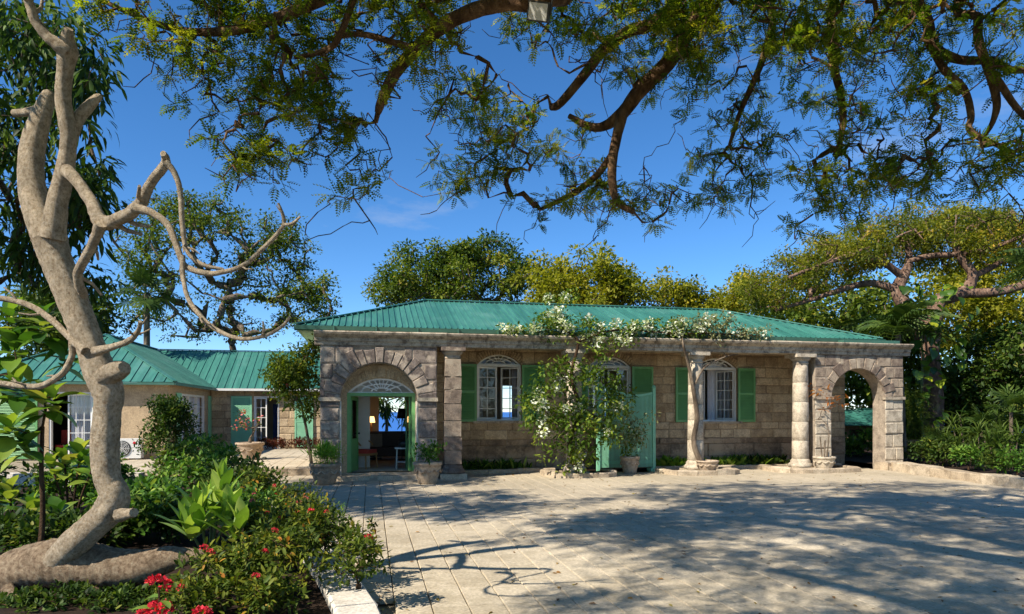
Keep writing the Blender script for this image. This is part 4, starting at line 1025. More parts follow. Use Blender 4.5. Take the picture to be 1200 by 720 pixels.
b = MB(); b.box((-.3,-.25,.05),(.3,.25,.85)); b.build('body', M['inwall'], cb); b = MB(); b.box((-.33,-.28,.85),(.33,.28,.89)); b.build('top', M['darkwood'], cb); b = MB(); b.box((-.28,-.23,0),(.28,.2,.05)); b.build('foot', M['black'], cb)
tl = thing('table_lamp', 'small lit table lamp with glowing warm shade on the pale cabinet', 'lamp', tuple(hloc(435,5.6,1.08)), HA)
MB().lathe([(.08,0),(.03,.03),(.05,.15),(.02,.26),(.015,.34)], (0,0,0), 12).build('base', M['wicker'], tl, True); MB().lathe([(.13,.32),(.09,.52)], (0,0,0), 14).build('shade', M['lampshade'], tl, True)
l2 = thing('standing_lamp', 'unlit parchment shade lamp beside the white inner door', 'lamp', tuple(hloc(423.5,3.5,.188)), HA)
MB().lathe([(.14,0),(.14,.02),(.03,.05)], (0,0,0), 14).build('base', M['black'], l2); b = MB(); b.tube([(0,0,.04),(0,0,1.2)], .015, 6); b.build('pole', M['black'], l2); MB().lathe([(.19,1.12),(.13,1.42)], (0,0,0), 14).build('shade', M['shade_cold'], l2, True)
rc_ = thing('red_chair', 'red cushioned chair inside the dark opening of the cottage', 'chair', tuple(H2W(fu(66),CV+.8,.19)), HA)
b = MB(); b.box((-.25,-.25,.38),(.25,.25,.46)); b.build('seat', M['fab_red'], rc_); b = MB(); b.box((-.25,.2,.46),(.25,.26,.95)); b.build('backrest', M['fab_red'], rc_)
for x in (-.22,.22):
    for y in (-.22,.22): b = MB(); b.box((x-.02,y-.02,0),(x+.02,y+.02,.38)); b.build('leg', M['darkwood'], rc_)

# ---- small building seen through the right arch
ob_ = thing('garden_shed', 'low shed with teal metal roof and stone wall seen through the right arch', 'shed', tuple(at(1005,545,31)*1.0), R(8))
ob_.location.z = -.05
b = MB(); b.box((-2.6,0,0),(2.6,3,1.15)); b.build('wall', M['wall'], ob_)
rf_ = MB(); rf_.bar((-2.8,1.6,1.95),(2.8,1.6,1.95),.2,.03); rf_ = rf_.build('roof', M['roof'], ob_)
roof_plane(rf_, (-2.8,-.3,1.2),(2.8,-.3,1.2),(-2.8,1.6,1.92),(2.8,1.6,1.92), .4, M['roof'], nrib=1); roof_plane(rf_, (2.8,3.5,1.2),(-2.8,3.5,1.2),(2.8,1.6,1.92),(-2.8,1.6,1.92), .8, M['roof'], nrib=1)
b = MB(); b.box((-.4,-.03,.0),(.4,.04,1.0)); b.build('door', M['darkwood'], ob_)

# ================================================================ FOREGROUND BARE TREE
FB = Vector((-4.05, 6.1, .15))
ft = thing('gnarled_tree', 'gnarled leafless pale barked tree with sawn limbs leaning over the flower bed', 'tree', tuple(FB))
def pp(lst, Y0, dY=0):
    n = len(lst); out = []; rad = []
    for i, q in enumerate(lst):
        Y = (q[3] if len(q) > 3 else Y0+dY*i/max(n-1,1)); out.append(at(q[0],q[1],Y)); rad.append(q[2]*Y/FPX)
    return out, rad
def limb(name, lst, Y0, dY=0, sub=7, sides=14, parent=ft, org=FB, mat='bark_pale', wob=.03):
    p, r = pp(lst, Y0, dY); r = [x*.88 for x in r]; sp, sr = smooth_path(p, r, sub); sr = [x*(1+.03*math.sin(i*.37*7/sub+r[0]*40)+random.uniform(-.008,.008)) for i, x in enumerate(sr)]
    j = Vector((0,0,0)); q_ = []
    for i, p_ in enumerate(sp):                     # slightly crooked growth with swellings at old nodes
        j = j*.75+Vector((random.gauss(0,1),random.gauss(0,1),random.gauss(0,1)))*sr[i]*(.05 if name == 'branch' else .0); q_.append(p_+j if 0 < i < len(sp)-1 else p_)
    b = MB(); b.tube(q_, sr, sides, True, wob)
    if name == 'branch' and len(sp) > 20:           # broken twig stubs
        for _ in range(3):
            i = random.randrange(6, len(sp)-4); t_ = (sp[i+1]-sp[i]).normalized(); n_ = t_.orthogonal().normalized(); n_.rotate(Matrix.Rotation(random.uniform(0,6.28), 3, t_)); L_ = sr[i]*random.uniform(2,5)
            b.tube([q_[i], q_[i]+(n_+t_*.6)*L_*.6, q_[i]+(n_+t_*1.0)*L_], [sr[i]*.5, sr[i]*.38, sr[i]*.26], 6)
    return b.build(name, M[mat], parent, True, org=org)
limb('trunk', [(58,668,18,6.0),(84,640,18.5),(110,616,18.5),(128,598,20),(134,580,18.5),(126,560,17),(123,525,17),(126,483,17),(127,461,19),(116,433,20),(104,400,18),(86,355,18),(66,305,20),(58,280,21)], 5.9, -.1, sub=10, sides=26, wob=.025)
limb('limb', [(60,290,19),(46,255,17),(37,215,16.5),(38,175,15),(47,140,12),(55,118,10),(58,112,8)], 5.8, .25)
limb('stub', [(44,130,7),(30,132,5.5),(17,133,5)], 6.0, .1)
limb('limb', [(62,280,17),(67,240,12.5),(77,195,11),(80,160,10),(74,115,9.5),(76,85,10),(79,60,13),(79,46,9),(81,34,5)], 5.75, -.3)
limb('branch', [(78,60,10),(60,48,8),(44,28,6),(34,4,6),(28,-20,5)], 5.5, -.2)
limb('stub', [(80,170,9),(90,142,8.5),(103,126,7),(114,115,5.5),(118,113,2)], 5.7, .1)
limb('branch', [(79,200,9),(95,216,8),(108,240,8),(120,261,10),(142,256,8.5),(163,241,8),(176,216,6.5),(194,192,6),(191,180,4)], 5.65, -.7, sides=10)
limb('branch', [(194,191,5),(203,200,4),(211,224,3.6),(214,262,3.4),(219,293,3.2),(236,310,3),(262,316,2)], 4.95, .1, sides=8)
limb('branch', [(158,244,7),(180,250,5),(198,266,4.5),(208,292,4.2),(219,313,4.2),(250,321,3.6),(283,312,3.2),(308,292,3),(325,274,2.8),(333,262,2.8),(331,250,2.2),(326,238,1.6)], 5.1, -.3, sides=8)
limb('branch', [(332,264,2.4),(343,262,2),(352,254,1.5)], 4.8, -.05, sides=6)
limb('branch', [(214,300,3.6),(215,325,3.2),(219,345,3.2),(231,366,3.2),(253,386,3),(281,397,2.8),(309,394,2.6),(330,383,2.2),(340,371,1.6)], 4.97, -.2, sides=8)
limb('branch', [(308,393,2),(309,385,1.5),(308,377,1.2)], 4.8, 0, sides=6)
limb('branch', [(118,262,8),(109,284,6.5),(99,303,6),(91,321,6),(94,338,6),(99,346,5)], 5.3, .4, sides=10)
limb('branch', [(112,412,7),(135,406,4.5),(152,399,4),(162,388,3.2),(164,377,2.4)], 5.7, -.4, sides=8)
limb('knot', [(122,442,15),(134,436,14),(142,433,12),(146,431,8)], 5.78, -.12, sides=10)
limb('branch', [(100,412,6),(82,396,4.5),(62,376,4.2),(35,358,4),(0,350,4),(-40,352,4)], 5.7, .3, sides=8)
limb('branch', [(84,400,4),(84,418,4.2),(72,438,4.2),(45,453,4.2),(0,449,4),(-40,440,4)], 5.75, .1, sides=8)
limb('stub', [(140,604,10),(152,602,7),(157,601,6)], 5.8, -.1, sides=8)
limb('fallen_trunk', [(-120,720,31),(-50,700,30),(0,680,28),(32,665,29),(62,660,32),(95,662,32),(130,666,28),(165,664,22),(200,655,17),(225,652,10),(242,650,5)], 6.1, -.1, sub=12, sides=28, mat='bark_log', wob=.035)
limb('root', [(120,682,18),(108,700,16),(98,722,17),(92,742,18)], 6.1, -.5, sides=12, mat='bark_log')
limb('root', [(10,690,9),(20,710,6),(30,724,5)], 5.9, -.3, sides=8, mat='bark_log')
# young saplings rising from the bed
for x, y0, y1, Y, nm in ((45,662,470,6.9,'pale'),(14,680,640,5.6,'pale')):
    pass
# ================================================================ OVERHEAD SHADE TREE (trunk behind the camera)
TB = Vector((4.8,-5.0,0))
fork = Vector((3.8,-3.2,4.6))
seeds = [([TB, Vector((4.7,-4.9,1.6)), Vector((4.4,-4.3,3.2)), fork],[.55,.42,.38,.36])]
def seed(pre, lst, Y0, dY, k=1.0):
    p, r = pp(lst, Y0, dY); r = [x*k for x in r]
    n = len(pre); seeds.append(([Vector(a) for a in pre]+p, [max(r[0], .24-.03*i) for i in range(n)]+r))
seed([fork,(3.4,0,6.4),(2.9,4,7.2)], [(845,-30,11),(830,-8,11),(816,23,10),(802,43,10),(782,74,9.5),(751,105,9),(730,132,8),(708,148,5.5),(689,148,4.5),(667,136,3)], 8.6, .8)
seed([], [(730,132,7),(724,156,6),(718,187,5.5),(718,218,5),(724,237,4.5),(743,249,3)], 9.1, -.3)
seed([(2.9,4,7.2)], [(800,-25,8),(792,4,8),(763,29,8),(736,37,7),(708,58,7),(689,82,6),(658,120,5),(646,126,4)], 8.6, .8)
seed([], [(718,180,4.5),(700,205,4),(675,225,4),(650,238,3),(632,246,2)], 9.1, .4)
seed([fork,(2.0,0,6.2)], [(700,-60,9),(640,0,9),(596,4,9),(557,12,9),(518,31,8.5),(487,58,8),(463,86,7.5),(448,117,6),(443,132,4)], 6.8, .7)
seed([(.6,3,6.6)], [(440,-60,8),(400,-14,8),(364,5,7),(326,21,6),(279,35,5.5),(236,38,4.5),(203,34,4),(160,19,3),(118,0,2.5)], 6.6, .4)
seed([], [(420,-20,4.5),(405,25,4),(392,52,4),(372,62,3),(345,68,2)], 6.7, .2)
seed([], [(487,58,4.5),(455,48,4),(420,40,3.5),(385,46,2.5)], 7.1, .2)
seed([fork,(5.2,1,6.6)], [(1066,-40,6.5),(1074,0,6.5),(1088,27,6),(1092,54,6),(1123,70,5),(1161,72,4.5),(1185,82,4),(1210,82,3.5)], 8.0, .4)
seed([], [(1092,54,5),(1107,82,4.5),(1130,105,4),(1138,136,4),(1136,152,3.5),(1160,166,3),(1190,180,2.5)], 8.1, -.2)
seed([(5.4,3,6.9)], [(1143,-20,5.5),(1146,20,5),(1147,50,5),(1158,80,5),(1168,118,4.5),(1163,144,3),(1150,165,2)], 7.8, .3)
seed([], [(1158,78,4),(1172,98,4),(1190,125,3.5),(1210,145,3)], 7.8, .1)
seed([(3.6,5,7.3)], [(985,-20,6),(975,40,5.5),(978,80,5),(985,110,4.5),(988,145,4),(980,185,2.5)], 9.0, .2)
seed([], [(900,-10,6),(905,30,5),(890,80,4),(868,130,3),(855,170,2)], 9.2, .2)
E = []
def add(cx, cy, rx, ry, Y, dY, n):
    for c in ell(cx, cy, rx, ry, Y, dY, max(2, int(n*.46))):
        for _ in range(random.randint(3,6)): E.append((c[0]+random.gauss(0,.2), c[1]+random.gauss(0,.2), c[2]+random.gauss(0,.13)))
add(330,20,130,55,6.9,.9,40); add(360,110,80,45,7.0,.8,26); add(250,80,60,40,6.9,.6,12); add(305,170,35,35,7,.4,9); add(300,190,28,18,7,.3,6); add(410,160,45,30,7.1,.5,9); add(415,205,28,14,7.2,.3,6)
add(520,40,90,60,7.5,1.0,26); add(560,120,60,50,8.2,.9,15); add(470,20,60,40,7.4,.8,16); add(190,20,70,35,6.8,.6,10)
add(560,190,50,40,9,.7,14); add(620,160,90,70,9.2,.9,22); add(660,225,80,25,9.3,.6,16); add(745,215,40,40,9.2,.6,8); add(660,30,70,40,8.4,.9,20)
add(760,20,70,45,8.6,.9,22); add(850,25,110,45,8.4,1.2,40); add(960,25,110,45,8.2,1.2,40); add(1040,40,60,40,8,1,18)
add(830,110,60,60,9.3,.8,16); add(830,200,45,35,9.5,.6,14); add(900,210,30,26,9.4,.4,8); add(920,120,60,50,9.2,.8,16); add(985,130,50,40,9.0,.7,14)
add(1000,220,75,30,8.6,.5,30); add(955,245,30,14,8.6,.3,6); add(1060,195,40,22,8.6,.4,10); add(1090,90,45,35,8.2,.5,9); add(1120,130,30,20,8.0,.4,5); add(1175,185,45,35,7.8,.5,18); add(1115,215,16,10,8,.2,3); add(1165,30,50,45,8,.6,11); add(1210,120,40,60,8,.6,10)
add(720,100,40,40,9,.6,8)
V_in = list(E); TW = [tuple(np.array(p)+RNG.normal(0,.26,3)) for p in V_in]
# canopy over and behind the camera: it throws the dappled shade over the right of the court
off = []
while len(off) < 470:
    x, y = random.uniform(-5.4,7.5), random.uniform(-5,10)
    z = random.uniform(6.4,8.6)-.012*((x-2)**2+(y)**2)
    if z < 1.75+.604*max(y,0)+.7: 
        if y > 0: z = 1.75+.604*y+.7+random.uniform(0,1.2)
    if x < -4.9+.12*abs(y-4)+random.gauss(0,.35): continue
    off.append((x,y,z))
limb_out = [([fork,Vector((1.5,-3,6.6)),Vector((-1.5,-1,7.6)),Vector((-3.6,2,7.9))],[.24,.18,.13,.07]), ([fork,Vector((5.8,-4,6.4)),Vector((6.6,-4.5,7.4))],[.2,.14,.07]), ([fork,Vector((2,-5.2,6.5)),Vector((0,-6,7.6))],[.2,.14,.06])]
for s_ in limb_out: seeds.append(s_)
shade = thing('shade_tree', 'huge spreading shade tree with feathery leaves arching over the courtyard', 'tree', tuple(TB))
mb = MB(); grow(mb, seeds, V_in+TW+off, .0062, .09, .14, .16, .0, 6, .52, .6); mb.build('trunk', M['bark'], shade, True, org=TB)
pos, d, rn = clumps_to_leaves(V_in, 13, .11, .55, .08); leaf_cloud('crown', pos, d, .125*(1+RNG.uniform(-.35,.35,len(pos))), T_pinnate(6,.085,.30,.2), M['lf_canopy'], shade, TB, rn, roll=.6)
pos, d, rn = clumps_to_leaves(off, 30, .5, .6, .2); leaf_cloud('crown', pos, d, .40*(1+RNG.uniform(-.3,.3,len(pos))), T_pinnate(6,.05,.30,.2), M['lf_canopy'], shade, TB, rn, roll=.6)
# floodlight strapped to the bough
fl = thing('floodlight', 'small square floodlight fixed to an overhead bough', 'floodlight', tuple(at(632,14,6.9)), R(-10))
fl.rotation_euler = (R(28),R(14),R(-12)); b = MB(); b.box((-.11,-.05,-.09),(.11,.04,.09)); b.box((-.09,.04,-.07),(.09,.07,.07)); b.build('housing', M['dark'], fl)
b = MB(); b.box((-.095,-.058,-.075),(.095,-.051,.075)); b.build('lens', M['metal_white'], fl)
b = MB(); b.box((-.125,-.01,-.02),(-.112,.01,.16)); b.box((.112,-.01,-.02),(.125,.01,.16)); b.box((-.125,-.012,.16),(.125,.012,.175)); b.build('bracket', M['dark'], fl)

# ================================================================ TREES
def trunk_seed(base, top, r0, r1, bend=.15, n=4):
    base = Vector(base); top = Vector(top); L = (top-base).length; o = Vector((random.uniform(-1,1),random.uniform(-1,1),0))*bend*L
    return ([base+(top-base)*(k/n)+o*math.sin(math.pi*k/n)*.5 for k in range(n+1)], [r0+(r1-r0)*(k/n) for k in range(n+1)])
def bgtree(name, label, px, Y, rtr, ells, ptop, leaf, mat, bark, nl, rc, ls, droop=.15, flat=.75, rtip=.02, rmax=.25, step=1.0, wig=.12, zb=-.05, extra=(), group=None, sides=6, pts=()):
    base = at(px, 500, Y); base.z = zb; tg = []
    for e in ells: tg += ell(*e)
    tg += list(pts)
    tp = at(ptop[0], ptop[1], ptop[2] if len(ptop) > 2 else Y)
    return make_tree(name, label, tuple(base), [trunk_seed(base, tp, rtr, rtr*.55)]+list(extra), tg, leaf, mat, bark, nl, rc, ls, rtip, rmax, droop, flat, step, wig, group, sides=sides)
FAR = T_fold(.55); LONG = T_oval(.24,.05,.25); OV = T_oval(.5,.1,.1); DI = T_dia(.5)
# far-left dark tree with long drooping leaves
bgtree('mango_tree', 'tall dark tree with long drooping leaves behind the bare trunk', -60, 12.5, .26,
   [(50,40,90,60,12.2,1.5,34),(100,90,40,40,12,.8,12),(20,130,60,70,12.3,1.5,26),(80,200,55,60,12.2,1.2,24),(110,240,28,40,12,.8,10),(30,270,60,60,12.4,1.4,24),(70,330,60,40,12.8,1.2,18),(-60,150,60,150,12.4,2.5,40),(-130,110,120,90,9.8,1.6,120)],
   (-30,240), LONG, M['lf_long'], M['bark_grey'], 30, .42, .26, .75, .8, .012, .16, .5, .15,
   pts=[(random.uniform(-10.2,-6.9), random.uniform(5.2,8.6), random.uniform(8.2,9.4)) for _ in range(110)])
# dark conifer-like mass and palm between
bgtree('dark_tree', 'dense blackish green tree rising behind the cottage roof', 95, 34, .3, [(95,372,55,45,34,2.5,46),(40,380,50,45,34,3,30)], (95,400), FAR, M['lf_dark'], M['bark_grey'], 90, .8, .30, .2, .8)
# open crowned tree left of the roof
bgtree('open_crowned_tree', 'open crowned tree with many bare forked stems behind the cottage roof', 285, 37, .32,
   [(225,255,75,35,36,2.5,64),(175,295,60,55,36,3,46),(325,285,58,34,37,2.5,44),(360,345,42,50,37,2.5,44),(275,330,80,55,37,3,46),(170,360,40,35,36,2,14),(385,365,12,20,37,1.5,6),(260,380,90,20,37,3,14)],
   (272,405), FAR, M['lf_mid'], M['bark_grey'], 75, .62, .17, .15, .7, .05, .25, 1.2, .10, sides=6)
# dense round tree behind the ridge
bgtree('broad_tree', 'dense dark green broad crowned tree behind the middle of the roof', 535, 42, .4,
   [(500,315,60,35,41,3,40),(560,312,60,36,42,3,40),(608,325,34,32,42,2.5,18),(460,335,34,28,41,2.5,16),(530,345,100,22,42,3,40),(545,295,50,18,42,2.5,14)],
   (535,340), FAR, M['lf_mid'], M['bark_grey'], 125, .68, .22, .2, .75, .04, .25, 1.4, .12)
bgtree('yellow_green_tree', 'yellow green tree above the roof beside the dark broad crown', 690, 38, .35,
   [(650,335,45,32,38,2.5,26),(700,320,55,25,38,2.5,26),(740,340,50,24,38,2.5,24),(690,350,90,16,38,3,30)],
   (690,365), FAR, M['lf_yel'], M['bark_grey'], 130, .75, .23, .15, .75, .03, .22, 1.2, .12)
bgtree('yellow_green_tree', 'thin topped yellow green tree above the right end of the roof ridge', 825, 40, .3,
   [(800,345,45,22,40,2.5,20),(850,350,45,24,40,2.5,24),(870,330,20,12,40,1.5,6),(830,362,70,14,40,2.5,22)],
   (825,370), FAR, M['lf_yel'], M['bark_grey'], 120, .75, .22, .15, .7, .025, .22, 1.2, .12)
# spreading tree on the right with exposed boughs
def ppk(lst, Y0, dY=0): p, r = pp(lst, Y0, dY); return p, [x*.66 for x in r]
RB = at(1088,545,23.5); RB.z = .2
rs = [ppk([(1092,545,18),(1094,470,16),(1090,410,15),(1094,372,15),(1102,352,13),(1130,342,11),(1140,322,9),(1128,305,7),(1118,285,5)], 23.5, 0)]
def rseed(lst, Y0, dY=0): rs.append(ppk(lst, Y0, dY))
rseed([(1128,344,9),(1170,342,8),(1200,334,7),(1240,322,5)], 23.5, -1)
rseed([(1090,415,13),(1070,372,13),(1052,342,12),(1060,322,9),(1066,304,6),(1062,280,4)], 23.5, .8)
rseed([(1052,340,8),(1020,332,6),(985,340,5),(950,352,3.5),(915,362,2.5)], 23.8, .8)
rseed([(1058,325,7),(1035,308,5.5),(1000,300,5),(960,312,3.5),(925,325,2.5)], 24, -1.2)
rseed([(1066,306,5),(1090,300,5),(1125,298,5),(1160,292,4),(1200,276,3)], 24, -1)
rseed([(1138,325,6),(1165,312,5),(1185,296,4),(1205,285,3)], 23.5, .8)
rseed([(1118,288,4),(1135,268,3.5),(1160,256,3),(1190,250,2)], 23.5, 1.2)
tg = ell(1120,266,130,30,25,3.5,190)+ell(1010,292,70,28,25,3,100)+ell(950,316,55,28,25.5,3,80)+ell(900,342,45,26,26,3,60)+ell(1180,290,70,40,25,3,100)+ell(1080,300,60,26,27,2,50)
make_tree('poinciana_tree', 'wide flat crowned tree with bare twisting brown boughs beyond the right arch', tuple(RB), rs, tg, DI, M['lf_poin'], M['bark_red'], 110, .45, .105, .018, .12, .25, .6, 1.0, .2)
# greenery behind right arch, behind right part of roof and right side
bgtree('hillside_tree', 'mid green tree filling in behind the right end of the roof', 960, 33, .3, [(930,370,60,30,33,3,40),(1010,360,60,40,34,3,40),(985,400,70,45,34,3,44)], (960,420), FAR, M['lf_mid'], M['bark_grey'], 80, .8, .26, .2, .75)
bgtree('hillside_tree', 'leafy tree with gaps of sky seen through the right arch', 1020, 36, .25, [(1012,450,38,38,36,2.5,34),(1040,480,60,30,37,2,20),(985,440,30,30,36,2,10)], (1020,500), FAR, M['lf_mid'], M['bark_grey'], 60, .7, .28, .2, .8)
bgtree('hillside_tree', 'tall pale green tree behind the twisting boughs', 1150, 33, .35, [(1150,330,80,40,33,3,56),(1190,390,60,60,32,3,50),(1110,380,60,40,33,3,40)], (1150,400), FAR, M['lf_yel'], M['bark_grey'], 85, .85, .24, .2, .75)
bgtree('hillside_tree', 'deep green tree standing behind the spiky shrubs at the right kerb', 1175, 25, .25, [(1165,440,60,55,25,2,60),(1230,430,60,90,24,2.5,90),(1125,470,30,50,25,1.5,24)], (1175,470), FAR, M['lf_dark'], M['bark_grey'], 80, .55, .19, .2, .8)
bgtree('hillside_tree', 'bushy low tree closing the gap behind the palmettos', 1110, 29, .2, [(1064,425,22,60,26,1,40),(1110,470,60,50,29,2,60),(1180,490,60,50,29,2,50),(1075,500,30,50,28,1.5,24)], (1110,500), FAR, M['lf_mid'], M['bark_grey'], 70, .6, .20, .2, .8)
bgtree('seaside_tree', 'slim tree silhouetted against the sea behind the house', 452, 36, .10, [(452,478,8,14,36,.6,7),(477,478,7,20,36,.6,8),(446,468,6,6,36,.5,4)], (453,470), LONG, M['lf_dark'], M['bark_grey'], 26, .4, .35, .5, 1)
# bush tree with dark leaves hugging the pavilion corner
bgtree('hibiscus_tree', 'dark leafy hibiscus standard beside the left pier of the arch', 366, 17.8, .05, [(342,428,30,24,17.6,.6,44),(352,455,26,30,17.6,.6,40),(328,445,16,20,17.6,.4,16),(362,412,14,12,17.6,.3,12),(360,480,10,10,17.6,.3,5)], (352,470), OV, M['lf_mid'], M['bark_grey'], 44, .26, .10, .3, .9, .006, .05, .3, .1, zb=.2)
def cluster_mesh(name, mat, n=40, r=.5, sz=.28):
    pos = nrm(RNG.normal(0,1,(n,3))); pos[:,2] = np.abs(pos[:,2])*.8; d = pos+RNG.normal(0,.5,(n,3))
    o = leaf_cloud(name, pos*r*.75, d, np.full(n,sz), T_dia(.8,.0), mat, None, kind=None); me = o.data; bpy.data.objects.remove(o); return me
CL = {'red': [cluster_mesh('flower_cluster', M['fl_red']) for _ in range(3)], 'pink': [cluster_mesh('flower_cluster', M['fl_pink']) for _ in range(2)]}
hib = bpy.data.objects['hibiscus_tree']
for x, y in ((358,419),(337,452)): p = at(x,y,17.35)-Vector(hib.location); inst('flower', CL['pink'][0], hib, p, (R(60),0,0), .10)

# ================================================================ PALMS AND RIGHT-HAND JUNGLE
def frond_mesh(L=1.0, n=14, w=.22, droop=.35, mat=None, lw=.03, name='frond'):
    b = MB(); P_ = [Vector((t, 0, .55*t*(1-t)*1.2-droop*t*t)) for t in [k/n for k in range(n+1)]]
    b.tube(P_, [.016*(1-.8*k/n) for k in range(n+1)], 4)
    for k in range(2, n+1):
        t = k/n; p = P_[k]; l = w*math.sin(math.pi*(.12+.8*t))**.6*2
        for s in (-1,1):
            tip = p+Vector((l*.45, s*l, -l*.35)); m = p+Vector((l*.3, s*l*.5, .02)); b.add([p-Vector((lw,0,0)), m+Vector((lw,0,0)), tip, m-Vector((lw,0,0)), p+Vector((lw,0,0))], [(0,3,2,1,4)])
    return b.mesh(name, mat, False)
def fan_mesh(n=14, mat=None, name='fan_leaf'):
    b = MB(); b.tube([(0,0,0),(.5,0,.1)], [.012,.01], 4)
    for k in range(n):
        a = math.pi*(-.75+1.5*k/(n-1)); dx, dy = math.cos(a), math.sin(a); c = Vector((.5,0,.1)); L = .5*(1-.2*abs(a)/2.4)
        q = Vector((-dy,dx,0))*.035; b.add([c, c+Vector((dx,dy,.06))*L*.5+q, c+Vector((dx*L,dy*L,-.08)), c+Vector((dx,dy,.06))*L*.5-q], [(0,1,2,3)])
    return b.mesh(name, mat, False)
FM = frond_mesh(mat=M['palm']); FAN = fan_mesh(mat=M['palm']); SPK = MB().add([(0,-.035,0),(.5,-.05,.05),(1,0,-.12),(.5,.05,.05),(0,.035,0),(.5,0,.0)], [(0,1,5,4),(4,5,3),(1,2,5),(5,2,3)]).mesh('leaf', M['lf_dark'])
for me in (FM,FAN,SPK):
    a_ = me.attributes.new('rnd','FLOAT','FACE'); a_.data.foreach_set('value', np.clip(RNG.normal(.5,.2,len(me.polygons)),0,1).astype(np.float32))
def palm(name, label, base, h, L, n, me=FM, r=.09, lean=(0,0), el=(-20,60), cat='palm', bark='bark_grey', part='frond', group=None):
    t = thing(name, label, cat, tuple(base), 0, group); top = Vector((lean[0],lean[1],h))
    b = MB(); b.tube([(0,0,-.05),(top.x*.3,top.y*.3,h*.5),(top.x,top.y,top.z)], [r*1.3,r,r*.85], 8, True, .08); b.build('trunk', M[bark], t, True)
    for k in range(n):
        a = k*2.399+random.uniform(-.2,.2); e = R(random.uniform(*el)); s = L*random.uniform(.8,1.15)
        ob = inst(part, me, t, top, (0,-e,a), s)
        ob.rotation_euler = (random.uniform(-.3,.3), -e, a)
    return t
bs = at(172,500,30); bs.z = 0; palm('fan_palm', 'fan palm with shaggy head above the cottage roof', bs, 1.75+(483-345)/800*30, 1.5, 26, FAN, .14, (0,0), (-60,70), part='fan_leaf')
bs = at(1058,540,21.6); bs.z = .2; palm('feather_palm', 'feather palm with arching fronds just right of the arch pier', bs, 4.0, 1.4, 16, FM, .10, (-.1,.1), (5,70))
bs = at(1030,540,24.5); bs.z = 0; palm('feather_palm', 'dark feather palm rising behind the right arch cornice', bs, 4.2, 1.7, 14, FM, .12, (.3,0), (0,65))
bs = at(1225,540,17); bs.z = .25; palm('feather_palm', 'tall feather palm leaning in over the spiky shrubs', bs, 4.9, 1.3, 16, FM, .10, (.4,.2), (-5,60))
sp = [(1120,538,19.5,.9,'spiky leaved shrub nearest the leaf clad brown trunk'),(1148,542,18.6,1.2,'spiky leaved shrub in the middle of the right bed'),(1180,548,17,1.1,'spiky leaved shrub close to the rough kerb end'),(1165,530,20.5,1.9,'taller spiky leaved shrub at the back of the right bed'),(1135,525,21,1.6,'tall spiky shrub under the deep green tree')]
for x, y, Y, h, lb in sp:
    bs = at(x,y,Y); bs.z = .22; t = thing('spiky_shrub', lb, 'shrub', tuple(bs), 0, 'spiky shrubs in the right bed'); b = MB()
    for s in range(5):
        p = Vector((random.uniform(-.45,.45),random.uniform(-.35,.35),h*random.uniform(.4,1))); b.tube([(p.x*.2,p.y*.2,-.03),(p.x*.8,p.y*.8,p.z*.6),tuple(p)], [.025,.02,.015], 5)
        for k in range(26): inst('leaf', SPK, t, p-Vector((0,0,random.uniform(0,.25))), (random.uniform(-.3,.3), -R(random.uniform(-35,75)), random.uniform(0,6.28)), random.uniform(.38,.6))
    b.build('stem', M['bark_grey'], t)
for x, y, Y, n, lb in ((1150,500,18.8,12,'clump of fan leaved palmetto over the right kerb'),(1185,480,18.2,12,'higher fan leaved palmetto at the far end of the right bed'),(1098,520,20,9,'small fan leaved palmetto at the foot of the brown trunk')):
    bs = at(x,540,Y); bs.z = .22; palm('palmetto', lb, bs, max(.4,(1.75+(483-y)/800*Y)-.3), .85, n, FAN, .05, (0,0), (-20,75), 'palm', part='fan_leaf', group='palmettos')
# heart shaped climber leaves up the brown trunk
def big_leaf(L=1.0, W=.5, fold=.10, droop=.25, heart=False, mat=None, name='leaf', n=5):
    b = MB(); vs_ = []; 
    for i in range(n+1):
        t = i/n; w = W/2*(math.sin(math.pi*min(1,t*.92+.06))**(.6 if heart else .8))*(1.25-.5*t if heart else 1); z = -droop*t*t+.08*t; x = L*t-(.12 if heart and i == 0 else 0)*0
        if i == n: w = .004
        vs_ += [(x,-w,z+fold*w*2),(x,0,z),(x,w,z+fold*w*2)]
    b.add(vs_, [(3*i,3*i+3,3*i+4,3*i+1) for i in range(n)]+[(3*i+1,3*i+4,3*i+5,3*i+2) for i in range(n)])
    return b.mesh(name, mat, True)
HEART = big_leaf(1,.85,.15,.35,True,M['big_c'])
cl = thing('climbing_philodendron', 'philodendron with glossy heart leaves climbing the brown trunk', 'climber', tuple(at(1090,545,23.2).xy)+(.2,))
b = MB(); c0 = Vector(cl.location); path = [at(1085,545,23.1), at(1078,480,23.0), at(1082,420,23.0), at(1076,375,22.9), at(1066,350,22.9)]; path[0].z = .15
b.tube([p-c0 for p in path], [.05,.045,.04,.035,.02], 6); b.build('stem', M['stem'], cl)
for k in range(120):
    f = random.random(); y = 330+165*f; x = 1080+random.gauss(0,20)+(15 if y < 440 else 5)
    p = at(x, y, 22.7+random.uniform(-.45,.3)); inst('leaf', HEART, cl, p-c0, (random.uniform(-.5,.5), R(random.uniform(0,70)), R(random.uniform(-170,10))), random.uniform(.24,.42))
